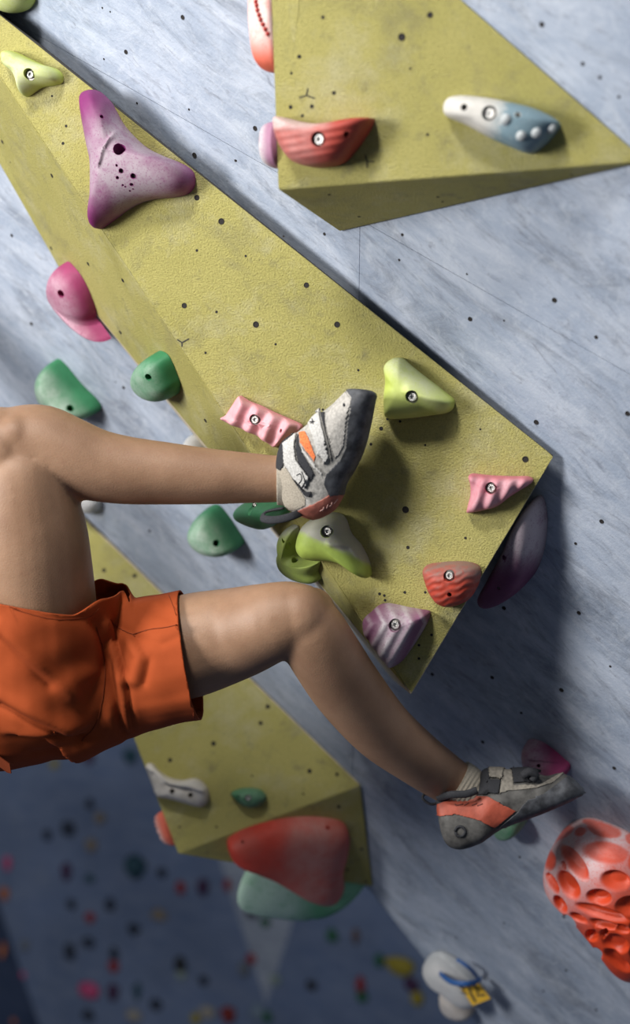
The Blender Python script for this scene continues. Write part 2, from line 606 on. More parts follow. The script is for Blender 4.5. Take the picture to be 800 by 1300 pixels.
holes_on(vol3, V3U := plane3(v3['K'], v3['Wp'], v3['M'], Vector((0, -1, -1))), [(418, 247, 2.6), (456, 275, 2.4), (556, 250, 2.6), (562, 256, 2), (726, 222, 2)])


def strip(name, plane, pts, wpx, mat, parent, h=0.0006, thick=0.0004):
    """a thin line painted or lying on a plane"""
    vs, fs = [], []
    P = [np.array(p, float) for p in pts]
    for i, p in enumerate(P):
        t = P[min(i + 1, len(P) - 1)] - P[max(i - 1, 0)]
        t = t / (np.linalg.norm(t) + 1e-9)
        nn = np.array([-t[1], t[0]]) * wpx / 2
        for s in (-1, 1):
            for hh in (h, h - thick):
                vs.append(plane.at(*(p + nn * s), hh))
    for i in range(len(P) - 1):
        a, b = i * 4, i * 4 + 4
        fs += [[a, a + 2, b + 2, b], [a + 1, b + 1, b + 3, a + 3], [a, b, b + 1, a + 1], [a + 2, a + 3, b + 3, b + 2]]
    fs += [[0, 1, 3, 2], [len(vs) - 4, len(vs) - 2, len(vs) - 1, len(vs) - 3]]
    return link(name, mesh(name, vs, fs), mat, parent)


def tri_mark(plane, parent, c, arms, w=1.6):
    for a in arms:
        strip('pen_mark', plane, [c, a], w, M_INK, parent)


tri_mark(V3F, vol3, (389, 121), [(391, 112), (380, 124), (400, 125)])
tri_mark(V3F, vol3, (466, 205), [(464, 197), (475, 205), (466, 213)])
tri_mark(V1F, vol1, (231, 435), [(225, 431), (231, 440), (240, 430)], 1.4)


# ------------------------------------------------------------------ climbing holds
def hold(name, label, plane, outline, h, mat, cat='climbing hold', group='moulded climbing holds', peak=None, p=0.75, q=0.8, segs=112, rings=30,
         bumpf=None, chalkf=None, holes=(), bolt=None, uv_pts=None, tilt=None):
    """outline: pixels of the foot print on its plane; the surface rises to height h at peak"""
    if uv_pts is None:
        base = np.array([plane.uv(plane.at(x, y)) for x, y in catmull(outline, segs)])
    else:
        base = catmull(uv_pts, segs)
    if peak is None:
        pk = base.mean(0)
    elif uv_pts is None:
        pk = np.array(plane.uv(plane.at(*peak)))
    else:
        pk = np.array(peak)
    vs, ch = [], []
    for i in range(rings):
        a = i / rings * math.pi / 2
        s, z = math.cos(a) ** p, h * math.sin(a) ** q
        for b in base:
            uv = pk + (b - pk) * s
            P = plane.p(uv[0], uv[1], z + 0.0008)
            if tilt is not None:
                P += tilt * (z / h)
            vs.append(P)
    P = plane.p(pk[0], pk[1], h + 0.0008)
    if tilt is not None:
        P += tilt
    vs.append(P)
    top_i = len(vs) - 1
    if bumpf or chalkf:
        for k, v in enumerate(vs):
            x, y = proj(v)
            zr = (v - plane.o).dot(plane.n) / h
            ch.append(chalkf(x, y, zr) if chalkf else smooth(0.2, 0.9, zr))
            if bumpf and k >= segs:
                vs[k] = v + plane.n * bumpf(x, y, zr) * min(1.0, (k // segs) / 3)
    else:
        ch = [smooth(0.2, 0.9, (v - plane.o).dot(plane.n) / h) for v in vs]
    fs = [list(range(segs))[::-1]]
    for i in range(rings - 1):
        for k in range(segs):
            j = (k + 1) % segs
            fs.append([i * segs + k, i * segs + j, (i + 1) * segs + j, (i + 1) * segs + k])
    for k in range(segs):
        fs.append([(rings - 1) * segs + k, (rings - 1) * segs + (k + 1) % segs, top_i])
    # orientation: the plane's u,v,n may wind either way
    a = base[1] - base[0]
    area = 0.5 * np.sum(base[:, 0] * np.roll(base[:, 1], -1) - np.roll(base[:, 0], -1) * base[:, 1])
    if area < 0:
        fs = [f[::-1] for f in fs]
    me = mesh(name, vs, fs)
    att = me.attributes.new('chalk', 'FLOAT', 'POINT')
    att.data.foreach_set('value', ch)
    o = link(name, me, mat, smooth=True)
    tag(o, label, cat, group)
    cuts = list(holes) + ([(bolt[0], bolt[1], bolt[2] * 1.28, bolt[2] * 1.25)] if bolt else [])
    spots, axes = [], []
    if cuts:
        bm = bmesh.new()
        tree = BVHTree.FromPolygons([tuple(v) for v in vs], [tuple(f) for f in fs])
        for (x, y, r, dep) in cuts:
            hit, sn = tree.ray_cast(CAM, ray(x, y).normalized())[:2]
            if hit is None:
                hit, sn = plane.at(x, y, h * 0.8), None
            k = (hit - CAM).y / FPX
            height = (hit - plane.o).dot(plane.n)
            dep = min(dep * k, height * 0.85)
            spots.append((hit, k, dep))
            ax_ = plane.n if (bolt and len(spots) == len(cuts)) or sn is None else (sn if sn.dot(plane.n) > 0 else -sn)
            q_ = ax_.to_track_quat('Z', 'Y').to_matrix().to_4x4()
            axes.append(ax_)
            bmesh.ops.create_cone(bm, cap_ends=True, segments=28, radius1=r * k, radius2=r * k, depth=dep + 0.05,
                                  matrix=Matrix.Translation(hit + ax_ * ((0.05 - dep) / 2) - o.location) @ q_)
        cm = bpy.data.meshes.new('cut')
        bm.to_mesh(cm)
        bm.free()
        co = bpy.data.objects.new('cut', cm)
        COL.objects.link(co)
        co.location = o.location
        md = o.modifiers.new('cut', 'BOOLEAN')
        md.object, md.operation, md.solver = co, 'DIFFERENCE', 'EXACT'
        bpy.context.view_layer.update()
        dg = bpy.context.evaluated_depsgraph_get()
        nm = bpy.data.meshes.new_from_object(o.evaluated_get(dg))
        if len(nm.vertices) > 50:
            o.modifiers.clear()
            o.data = nm
            nm.name = name
            if not nm.materials:
                nm.materials.append(mat)
            try:
                nm.set_sharp_from_angle(angle=math.radians(50))
            except Exception:
                pass
        else:
            o.modifiers.clear()
        bpy.data.objects.remove(co)
    if bolt:
        hit, k, dep = spots[-1]
        c = hit - plane.n * (dep - 0.0006)
        place('washer', WASHER, c, plane.n, bolt[2] * k * 0.86, o)
        place('bolt', BOLT, c + plane.n * 0.0008, plane.n, bolt[2] * k * 0.86, o)
    for (x, y, r, dep), (hit, k, d2), ax_ in zip(holes, spots, axes):
        if r > 1.7:
            place('hole_lining', CUP, hit - ax_ * (d2 - 0.0003), ax_, r * k * 0.97, o)
    return o


def ridge(pts, w, a):
    return lambda x, y, z: a * math.exp(-(line_d(x, y, pts) / w) ** 2)


def add_f(*fs):
    return lambda x, y, z: sum(f(x, y, z) for f in fs)


LIME = hold_mat('lime_resin', (0.46, 0.55, 0.10), (0.52, 0.60, 0.17), 0.45, chalk_col=(0.60, 0.62, 0.42))
LIMEG = hold_mat('lime_chalky_resin', (0.34, 0.45, 0.085), None, 0.95, chalk_col=(0.34, 0.34, 0.28))
PURP = hold_mat('purple_resin', (0.21, 0.027, 0.14), None, 0.62, chalk_col=(0.36, 0.29, 0.335))
PURP2 = hold_mat('grape_resin', (0.14, 0.035, 0.10), None, 0.85, chalk_col=(0.40, 0.34, 0.38))
MAG = hold_mat('magenta_resin', (0.31, 0.042, 0.135), None, 0.55, chalk_col=(0.55, 0.38, 0.45))
PINK = hold_mat('pink_resin', (0.76, 0.29, 0.34), None, 0.3, chalk_col=(0.80, 0.52, 0.55))
ROSE = hold_mat('rose_resin', (0.58, 0.15, 0.20), None, 0.45, chalk_col=(0.58, 0.36, 0.40))
REDC = hold_mat('brick_red_resin', (0.42, 0.062, 0.045), None, 0.6, chalk_col=(0.60, 0.45, 0.43))
GREEN = hold_mat('green_resin', (0.035, 0.20, 0.085), None, 0.55, chalk_col=(0.33, 0.42, 0.35))
RED = hold_mat('red_resin', (0.52, 0.055, 0.035), (0.42, 0.07, 0.05), 0.5, chalk_col=(0.48, 0.26, 0.23))
CORAL = hold_mat('coral_resin', (0.66, 0.14, 0.085), None, 0.6, chalk_col=(0.72, 0.55, 0.52))
ORNG = hold_mat('orange_resin', (0.64, 0.062, 0.018), None, 0.58, rough=0.4, chalk_col=(0.56, 0.44, 0.46))
GREY = hold_mat('bone_resin', (0.60, 0.55, 0.48), (0.42, 0.38, 0.32), 0.5, chalk_col=(0.7, 0.68, 0.66))
WHBL = hold_mat('white_resin', (0.62, 0.60, 0.56), None, 1.0, chalk_col=(0.18, 0.27, 0.32), grain=500)
WHITE = hold_mat('white_pale_resin', (0.60, 0.62, 0.63), None, 0.4)
MINT = hold_mat('mint_resin', (0.22, 0.50, 0.28), (0.10, 0.34, 0.17), 0.6, chalk_col=(0.50, 0.68, 0.57), c2scale=3)

# --- on the wedge volume, front
S = 0.325
hold('climbing_hold', 'pale lime hold near the thin end of the long wedge, beside the purple star hold', V1F,
     sc_px([(25, 205), (60, 203), (110, 225), (175, 255), (225, 270), (248, 295), (245, 325), (215, 335), (165, 345), (115, 378), (100, 370), (90, 330), (70, 290), (35, 260), (22, 235)], S, 0, 0),
     0.040, LIME, peak=(39, 92), bolt=(36.5, 94, 5.6), p=0.9)
S = 0.2
pits = [(240, 550, 8), (268, 585, 16), (245, 628, 10), (345, 618, 18), (335, 672, 11), (280, 675, 6), (295, 685, 5), (325, 712, 6), (345, 700, 5)]
hold('climbing_hold', 'large purple three-armed star hold with chalky middle', V1F,
     sc_px([(60, 90), (110, 75), (150, 90), (210, 150), (240, 200), (290, 290), (360, 370), (440, 440), (540, 490), (640, 530), (710, 570), (742, 620), (735, 690), (690, 735), (600, 755), (500, 765), (400, 790),
            (310, 840), (230, 900), (150, 952), (115, 945), (108, 910), (122, 820), (125, 700), (125, 600), (120, 520), (100, 430), (75, 300), (55, 180), (50, 120)], S, 100, 100),
     0.062, PURP, peak=(158, 196), p=0.8, q=0.72, segs=160, rings=44,
     holes=[(151.6, 188.6, 8, 22), (129.3, 148, 2.6, 8)] + [(100 + .2 * a, 100 + .2 * b, .2 * r, 4) for a, b, r in pits],
     bumpf=ridge(sc_px([(300, 315), (240, 340), (190, 390), (150, 460), (130, 540)], S, 100, 100), 2.2, 0.004),
     chalkf=lambda x, y, z: smooth(95, 30, math.hypot(x - 165, y - 205)) * 1.15)


def rail(x, y, z):
    # five finger scoops across the long axis
    t = ((x - 287) * 0.90 + (y - 522) * 0.44) / 100
    s = (-(x - 330) * 0.44 + (y - 535) * 0.90)
    return (0.0045 * math.cos(2 * math.pi * t * 4.6 + 2.3) - 0.001) * smooth(0.3, 0.8, z) - 0.004 * smooth(2, 14, s)


S = 0.1625
ob = hold('climbing_hold', 'pink ribbed rail hold with finger scoops behind the upper foot', V1F,
     sc_px([(215, 80), (250, 90), (300, 120), (390, 155), (480, 200), (560, 235), (640, 270), (700, 300), (705, 330), (660, 365), (580, 410), (495, 475), (440, 440), (380, 400), (320, 370), (230, 330),
            (150, 295), (100, 275), (70, 250), (110, 225), (160, 160)], S, 270, 490), 0.026, PINK, p=0.45, q=0.55, segs=160, rings=34,
     bumpf=rail, bolt=(322.5, 533, 5.6), holes=[(356.5, 547, 2.6, 9)])
S = 0.1375
hold('climbing_hold', 'yellow-green triangular hold above the toe of the upper shoe', V1F,
     sc_px([(150, 105), (200, 100), (240, 110), (320, 180), (420, 260), (540, 350), (640, 430), (700, 480), (712, 520), (690, 580), (630, 615), (520, 630), (380, 650), (200, 665), (110, 660), (80, 630),
            (75, 560), (75, 440), (90, 300), (75, 190), (95, 140)], S, 480, 440), 0.05, LIME, peak=(517, 494), p=0.8, q=0.85, bolt=(522.6, 504, 6.6),
     bumpf=ridge([(520, 497), (545, 505), (575, 512)], 7, 0.006), chalkf=lambda x, y, z: smooth(-6, 14, (x - 500) * 0.55 - (y - 470) * 0.8 + 12) * smooth(580, 540, x))
S = 0.2875
hold('climbing_hold', 'lime and grey beak-shaped hold under the heel of the upper shoe', V1F,
     sc_px([(400, 250), (430, 210), (490, 180), (550, 175), (590, 200), (615, 265), (660, 320), (695, 390), (705, 445), (690, 458), (650, 430), (590, 395), (530, 382), (460, 380), (410, 365), (385, 320)], S, 270, 600),
     0.055, LIMEG, peak=(414, 678), p=0.7, q=0.75, bolt=(414.6, 675, 6.0), bumpf=ridge([(420, 690), (445, 690), (470, 722)], 5, 0.006),
     chalkf=lambda x, y, z: smooth(8, -6, (y - 693) - 0.45 * (x - 425)) * 1.3)
hold('climbing_hold', 'lime two-lobed hold on the ridge beside the grey beak hold', V1S,
     sc_px([(335, 250), (355, 228), (380, 235), (385, 265), (378, 300), (390, 350), (430, 380), (478, 390), (470, 430), (480, 470), (420, 460), (370, 430), (340, 390), (330, 340), (340, 300)], S, 270, 600),
     0.030, LIMEG, peak=(376, 703), p=0.6, q=0.7, holes=[(374.5, 711, 4.6, 14)], chalkf=lambda x, y, z: 0.8 * smooth(690, 668, y) + 0.12)
hold('climbing_hold', 'small green hold with a bolt under the ankle of the upper leg', V1S,
     sc_px([(130, 145), (160, 125), (240, 120), (310, 130), (345, 165), (310, 205), (280, 225), (220, 212), (165, 190), (135, 170)], S, 270, 600),
     0.032, GREEN, p=0.6, q=0.7, bolt=(320, 645, 5.0), chalkf=lambda x, y, z: 0.1)
S = 0.15
hold('climbing_hold', 'pink triangular hold with ripples at the blunt end of the long wedge', V1F,
     sc_px([(110, 90), (135, 72), (200, 78), (300, 88), (400, 92), (500, 95), (600, 95), (650, 120), (630, 155), (560, 200), (450, 270), (350, 345), (250, 375), (150, 395), (95, 400), (100, 350), (125, 250), (125, 150)], S, 580, 590),
     0.03, ROSE, peak=(622, 618), p=0.55, q=0.65, bolt=(623.2, 620, 6.0), segs=150, rings=34,
     bumpf=lambda x, y, z: 0.0022 * math.cos((x + 0.3 * (y - 620)) * 0.36) * smooth(0.2, 0.7, z), chalkf=lambda x, y, z: 0.3 + 0.7 * smooth(0.55, 1.0, z))
S = 0.45
hold('climbing_hold', 'red rounded hold between the pink triangle and the purple striped hold', V1F,
     sc_px([(220, 650), (235, 635), (290, 628), (340, 628), (375, 640), (380, 665), (370, 700), (345, 735), (300, 752), (265, 745), (240, 715), (228, 685)], S, 440, 430),
     0.045, hold_mat('red_worn_resin', (0.46, 0.055, 0.03), None, 0.75, chalk_col=(0.25, 0.15, 0.13)), peak=(570, 730), p=0.75, q=0.75, bolt=(570, 731.5, 5.8), holes=[(570.5, 755, 3, 10)],
     bumpf=lambda x, y, z: 0.0006 * math.sin(y * 0.7 + 0.25 * x + math.sin(x * 0.3)), chalkf=lambda x, y, z: smooth(745, 715, y) + 0.25 * max(0, math.sin(y * 0.7 + 0.25 * x) + 0.4 * math.sin(x * 0.5)))
S = 0.1375
hold('climbing_hold', 'purple and white striped hold at the tip of the long wedge', V1F,
     sc_px([(100, 250), (160, 190), (230, 130), (310, 112), (400, 125), (490, 145), (600, 165), (690, 180), (705, 205), (680, 290), (600, 430), (520, 550), (450, 640), (370, 690), (330, 670), (250, 570), (150, 430), (105, 350)], S, 450, 750),
     0.052, hold_mat('plum_resin', (0.22, 0.085, 0.16), None, 0.7, chalk_col=(0.48, 0.43, 0.46)), peak=(500, 793), p=0.8, q=0.8, bolt=(501, 794.3, 6.2), segs=150, rings=40,
     bumpf=lambda x, y, z: 0.0014 * math.cos((x + 0.55 * abs(y - 792)) * 0.36), chalkf=lambda x, y, z: smooth(30, 5, abs(x - 502 + 0.35 * (y - 790))) * 0.7 + 0.45 * max(0, math.cos((x + 0.55 * abs(y - 792)) * 0.36)))
# --- on the wedge volume, side
S = 0.275
hold('climbing_hold', 'magenta teardrop hold with a tail where the long wedge meets the wall', V1S,
     sc_px([(168, 78), (192, 95), (232, 145), (270, 218), (300, 300), (303, 335), (335, 380), (372, 436), (325, 400), (268, 335), (232, 275), (205, 235), (182, 195), (165, 150), (158, 105)], S, 40, 310),
     0.05, MAG, peak=(94, 366), p=0.75, q=0.8, holes=[(77, 373, 5, 16)], chalkf=lambda x, y, z: 0.75 * smooth(0.3, 0.9, z))
hold('climbing_hold', 'small green dome hold on the pale side of the long wedge', V1S,
     sc_px([(605, 492), (640, 520), (675, 600), (690, 650), (678, 690), (630, 686), (580, 655), (545, 610), (535, 570), (548, 525), (580, 497)], S, 40, 310),
     0.05, GREEN, p=0.7, q=0.75, holes=[(188, 479, 4.6, 14)], chalkf=lambda x, y, z: 0.75 * smooth(0.35, 0.95, z))
# --- on the blue wall
S = 0.275
hold('climbing_hold', 'green dome hold on the blue wall just above the raised knee', WALL,
     sc_px([(122, 528), (160, 555), (230, 640), (300, 710), (325, 750), (305, 772), (240, 765), (190, 730), (140, 680), (105, 620), (95, 560)], S, 40, 310),
     0.075, GREEN, p=0.75, q=0.75, holes=[(89, 518, 4.6, 16)], chalkf=lambda x, y, z: 1.1 * smooth(0.25, 0.95, z))
S = 0.4
hold('climbing_hold', 'green dome hold on the blue wall below the raised shin', WALL,
     sc_px([(690, 850), (722, 880), (762, 940), (777, 968), (762, 982), (715, 975), (680, 955), (650, 925), (640, 895), (655, 865)], S, 0, 300),
     0.07, GREEN, p=0.75, q=0.75, holes=[(274.5, 689.5, 4.4, 14)], chalkf=lambda x, y, z: 1.0 * smooth(0.25, 0.95, z))
hold('climbing_hold', 'small white hold peeping out above the raised shin', WALL, [(243, 552), (252, 554), (262, 566), (262, 578), (250, 576), (243, 566)], 0.035, WHITE)
hold('climbing_hold', 'small white hold peeping out below the raised knee', WALL, [(98, 622), (118, 620), (130, 634), (126, 646), (110, 645), (100, 636)], 0.03, WHITE)
hold('climbing_hold', 'lime hold on the wall beside the thin end of the long wedge', WALL, [(-30, -60), (10, -55), (40, -28), (46, 0), (32, 14), (12, 6), (-10, -12), (-32, -36)], 0.05, LIME)
S = 0.15
hold('climbing_hold', 'pink grooved hold on the wall above the toe of the lower shoe', WALL,
     sc_px([(205, 130), (250, 118), (330, 142), (430, 210), (520, 290), (562, 330), (560, 378), (520, 408), (450, 410), (390, 392), (330, 350), (260, 300), (215, 240), (200, 180)], S, 640, 920),
     0.045, MAG, p=0.65, q=0.7, bumpf=ridge([(672, 968), (700, 971), (724, 973)], 2.2, -0.006), chalkf=lambda x, y, z: 1.4 * smooth(705, 668, x), holes=[(684, 972, 2.2, 6)])
hold('climbing_hold', 'small green hold under the sole of the lower shoe', WALL, [(640, 1030), (656, 1026), (668, 1032), (670, 1042), (660, 1050), (646, 1050), (638, 1042)], 0.045, GREEN, p=0.5, q=0.6,
     chalkf=lambda x, y, z: 0.5)
hold('climbing_hold', 'big purple hold tucked under the blunt edge of the long wedge', WALL,
     [(676, 636), (690, 630), (696, 660), (691, 700), (678, 730), (652, 750), (630, 756), (622, 744), (636, 716), (658, 676)], 0.070, PURP2, p=0.55, q=0.6,
     holes=[(640, 708, 3, 8), (633, 747, 2.6, 6)], chalkf=lambda x, y, z: 0.9 * smooth(735, 690, y))

S = 0.223
dents = [(235, 215, 85, 34, -25), (168, 365, 38, 66, -10), (312, 382, 48, 128, -36), (278, 510, 52, 98, -36), (490, 325, 138, 66, 8), (545, 485, 92, 62, 8), (450, 580, 76, 48, 8), (620, 630, 82, 58, -8),
         (470, 668, 165, 34, 17), (335, 697, 55, 22, 25), (410, 797, 40, 34, 40), (545, 845, 82, 56, 20), (555, 940, 100, 36, 40), (185, 500, 26, 70, -30), (480, 195, 110, 44, 14), (655, 250, 60, 40, 20),
         (660, 380, 48, 60, 0), (720, 520, 60, 62, 0), (700, 760, 80, 60, 10), (690, 900, 70, 60, 20), (800, 640, 60, 70, 0), (480, 735, 90, 24, 15), (780, 400, 60, 70, 20), (345, 205, 38, 26, -20), (150, 290, 22, 40, 10), (230, 620, 30, 60, -35), (285, 720, 24, 50, -40), (360, 850, 30, 55, -45), (440, 900, 40, 26, 45), (250, 400, 12, 30, -20), (400, 150, 50, 18, 5), (580, 760, 50, 26, 15), (480, 790, 22, 34, 20)]
dents = [(660 + S * a, 1010 + S * b, S * c, S * d, math.radians(e)) for a, b, c, d, e in dents]


def dent_r(x, y):
    best = 9
    for cx, cy, a, b, e in dents:
        dx, dy = x - cx, y - cy
        u, v = dx * math.cos(e) + dy * math.sin(e), -dx * math.sin(e) + dy * math.cos(e)
        best = min(best, math.hypot(u / a, v / b))
    return best


hold('climbing_hold', 'big orange-red hold covered in oval scoops, chalked along its upper side', WALL,
     sc_px([(210, 330), (220, 240), (260, 180), (320, 140), (400, 122), (500, 150), (640, 215), (760, 330), (860, 520), (900, 700), (860, 860), (780, 930), (700, 900), (620, 800), (540, 690), (460, 590), (380, 500), (290, 420)], S, 660, 1010),
     0.11, ORNG, p=0.62, q=0.66, segs=300, rings=110, bumpf=lambda x, y, z: -0.013 * smooth(1.05, 0.5, dent_r(x, y)) * smooth(0.42, 0.78, z),
     chalkf=lambda x, y, z: smooth(0.82, 1.08, dent_r(x, y)) * smooth(1220, 1090, y + 0.7 * (x - 720)) * 1.0 + 0.28 * smooth(1130, 1060, y))
hold('climbing_hold', 'pale green-white hold below the big orange scooped hold', WALL, [(815, 1262), (832, 1252), (850, 1265), (852, 1290), (835, 1300), (818, 1288)], 0.045, WHITE)

# --- on the lower volume
S = 0.4
hold('climbing_hold', 'bone-coloured horn-shaped hold on the lower yellow volume', V2F,
     sc_px([(40, 105), (60, 98), (80, 120), (110, 140), (150, 150), (200, 145), (235, 175), (238, 215), (215, 235), (160, 222), (110, 208), (75, 200), (60, 165)], S, 170, 930),
     0.04, GREY, peak=(228, 1001), p=0.6, q=0.7, holes=[(218.5, 1004.5, 3.0, 9), (242, 1009.5, 3.0, 9)], bumpf=add_f(ridge([(190, 975), (208, 993), (240, 998), (258, 1004)], 3, 0.007), ridge([(196, 982), (214, 998), (240, 1004)], 2.6, -0.006)))
hold('climbing_hold', 'small green lens-shaped hold on the lower yellow volume', V2F,
     sc_px([(310, 190), (350, 175), (400, 180), (422, 205), (400, 232), (360, 237), (325, 215)], S, 170, 930), 0.035, GREEN, p=0.8, bolt=(315, 1013.5, 3.6), holes=[(302, 1011, 1.8, 5)], chalkf=lambda x, y, z: 0.35)
hold('climbing_hold', 'large smooth red hold on the underside of the lower yellow volume', V2U,
     sc_px([(295, 345), (310, 325), (360, 300), (450, 275), (540, 265), (620, 270), (665, 285), (680, 315), (672, 370), (660, 420), (662, 470), (640, 510), (605, 520), (550, 505), (490, 470), (430, 435), (370, 410), (310, 385)], S, 170, 930),
     0.05, RED, p=0.5, q=0.6, holes=[(308, 1069, 2.0, 6), (416.5, 1051, 2.4, 8)], chalkf=lambda x, y, z: 0.9 * smooth(60, 10, abs(x - 400)))
e0, e1 = V2B.at(318, 1102), V2B.at(472, 1125)
u0, u1 = np.array(V2B.uv(e0)), np.array(V2B.uv(e1))
ax = u1 - u0
ce = np.array(V2B.uv(v2['E'])) - u0
pr = ce - ax * (ce @ ax) / (ax @ ax)
pr = pr / np.linalg.norm(pr)
hold('climbing_hold', 'mint green bulging hold hanging beneath the large red hold', V2B, None, 0.165, MINT, p=0.6, q=0.75,
     uv_pts=[tuple(u0 + ax * a + pr * b) for a, b in [(0.06, 0.02), (0.25, 0.006), (0.5, 0.003), (0.80, 0.005), (0.96, 0.010), (0.99, 0.022), (0.88, 0.045), (0.6, 0.08), (0.3, 0.09), (0.12, 0.06)]],
     peak=tuple(u0 + ax * 0.42 + pr * 0.04), bumpf=add_f(ridge([(382, 1140), (402, 1180)], 3, -0.006), ridge([(392, 1140), (412, 1178)], 2.4, -0.004)),
     chalkf=lambda x, y, z: 1.3 * smooth(410, 350, x))
hold('climbing_hold', 'rough coral ball hold on the edge of the lower yellow volume', V2L, [(206, 1030), (222, 1034), (232, 1052), (232, 1070), (222, 1070), (212, 1056)], 0.03, CORAL, p=0.7, q=0.7,
     bumpf=lambda x, y, z: 0.003 * math.sin(x * 1.3) * math.sin(y * 1.3))

# --- on the upper volume
S = 0.25
hold('climbing_hold', 'red half-bowl hold with a chalky lip on the upper volume', V3F,
     sc_px([(258, 597), (300, 600), (380, 620), (470, 632), (560, 622), (650, 605), (738, 602), (742, 622), (715, 680), (650, 770), (590, 830), (510, 850), (420, 848), (345, 820), (290, 750), (262, 680), (254, 630)], S, 290, 0),
     0.05, REDC, peak=(408, 176), p=0.6, q=0.65, bolt=(403.5, 176.5, 7.4), holes=[(440, 171, 4.2, 12)], chalkf=lambda x, y, z: smooth(168, 156, y) * smooth(430, 370, x) * 1.5 + 0.3 * smooth(430, 380, x),
     bumpf=lambda x, y, z: 0.0005 * math.sin(y * 0.6 + 0.1 * x))
wh = hold('climbing_hold', 'white hold fading to blue-grey with round nubs on the upper volume', V3F,
     sc_px([(103, 150), (125, 105), (180, 90), (250, 92), (350, 105), (450, 125), (550, 150), (620, 180), (670, 210), (690, 235), (670, 270), (620, 330), (560, 375), (515, 378), (440, 350), (330, 300), (220, 240), (120, 195)], S, 540, 100),
     0.045, WHBL, peak=(628, 150), p=0.65, q=0.7, bolt=(621, 143.5, 7.4), holes=[(657.5, 145.5, 3.4, 9), (589, 136, 4.4, 8)],
     chalkf=lambda x, y, z: smooth(612, 672, x + 0.35 * (y - 150)) * 1.5)
whb = wh.data
co = [tuple(wh.matrix_world @ v.co) if False else tuple(Vector(v.co) + wh.location) for v in whb.vertices]
wt = BVHTree.FromPolygons(co, [tuple(p_.vertices) for p_ in whb.polygons])
M_NUB = plain('grey_nub', (0.42, 0.45, 0.46), 0.5, grain=0.25, gscale=200)
for (x, y, r) in [(642, 151.5, 7.4), (661, 172, 7), (680, 168, 7), (699, 163, 6.4)]:
    hit = wt.ray_cast(CAM, ray(x, y).normalized())[0]
    if hit is None:
        continue
    k = (hit - CAM).y / FPX
    bm = bmesh.new()
    bmesh.ops.create_uvsphere(bm, u_segments=20, v_segments=12, radius=r * k)
    for v in bm.verts:
        v.co.z *= 0.8
    me = bpy.data.meshes.new('nub')
    bm.to_mesh(me)
    bm.free()
    me.materials.append(M_NUB)
    me.polygons.foreach_set('use_smooth', [True] * len(me.polygons))
    place('nub', me, hit - V3F.n * r * k * 0.25, V3F.n, 1.0, wh)
jaw = hold('climbing_hold', 'coral jaw-shaped hold with a row of red teeth beside the upper volume', V3L,
     [(347, -40), (372, -45), (392, -10), (394, 35), (385, 75), (366, 92), (352, 80), (346, 40), (344, 0)], 0.045, CORAL, p=0.5, q=0.6, chalkf=lambda x, y, z: 1.3 * smooth(78, 30, y))
co = [tuple(Vector(v.co) + jaw.location) for v in jaw.data.vertices]
jt = BVHTree.FromPolygons(co, [tuple(p_.vertices) for p_ in jaw.data.polygons])
M_TOOTH = plain('dark_red_teeth', (0.35, 0.02, 0.012), 0.5)
bm = bmesh.new()
bmesh.ops.create_uvsphere(bm, u_segments=10, v_segments=8, radius=1.0)
TOOTH = bpy.data.meshes.new('tooth')
bm.to_mesh(TOOTH)
bm.free()
TOOTH.materials.append(M_TOOTH)
TOOTH.polygons.foreach_set('use_smooth', [True] * len(TOOTH.polygons))
for (x, y) in [(325, 2), (326, 7), (327, 13), (329, 19), (331, 25), (334, 31), (337, 37), (340, 43)]:
    hit, nn, _, _ = jt.ray_cast(CAM, ray(x, y).normalized())
    if hit is not None:
        place('tooth', TOOTH, hit, nn, 0.0031, jaw)
hold('climbing_hold', 'mauve rounded hold below the coral jaw hold', V3L, [(350, 155), (366, 160), (378, 182), (376, 206), (362, 214), (350, 205), (346, 180)], 0.028, hold_mat('mauve_resin', (0.36, 0.17, 0.27), None, 0.6), p=0.6, q=0.65)

# --- white wrapped hold with a blue band and a yellow number tag, near the wall's lower edge
M_CREAM = hold_mat('cream_resin', (0.50, 0.44, 0.38), None, 0.4)
tg = hold('climbing_hold', 'white ribbed hold with a blue band and a yellow number tag', WALL,
     [(545, 1213), (560, 1206), (580, 1215), (598, 1230), (612, 1248), (618, 1262), (606, 1266), (590, 1256), (570, 1240), (552, 1228)], 0.055, WHITE, p=0.6, q=0.65,
     bumpf=ridge([(545, 1208), (565, 1222), (590, 1246)], 3.0, -0.007))
hold('climbing_hold', 'cream lower lobe hold under the blue banded white hold', WALL,
     [(566, 1248), (582, 1256), (596, 1270), (604, 1282), (592, 1284), (576, 1277), (566, 1264)], 0.04, M_CREAM, p=0.6, q=0.65)
TAGP = Plane(WALL.at(598, 1262, 0.05), (CAM - WALL.at(598, 1262)).normalized() * 0.75 + WALL.n * 0.4, (1, 0, -0.3))


def on_plane(name, plane, poly, thick, mat, parent, h=0.0):
    pts = [plane.at(x, y, h) for x, y in poly]
    return slab(name, pts, plane.n * -thick, mat, plane, parent=parent)


M_TAG = plain('yellow_tag', (0.70, 0.42, 0.03), 0.5)
M_BAND = plain('blue_band', (0.03, 0.12, 0.36), 0.45)


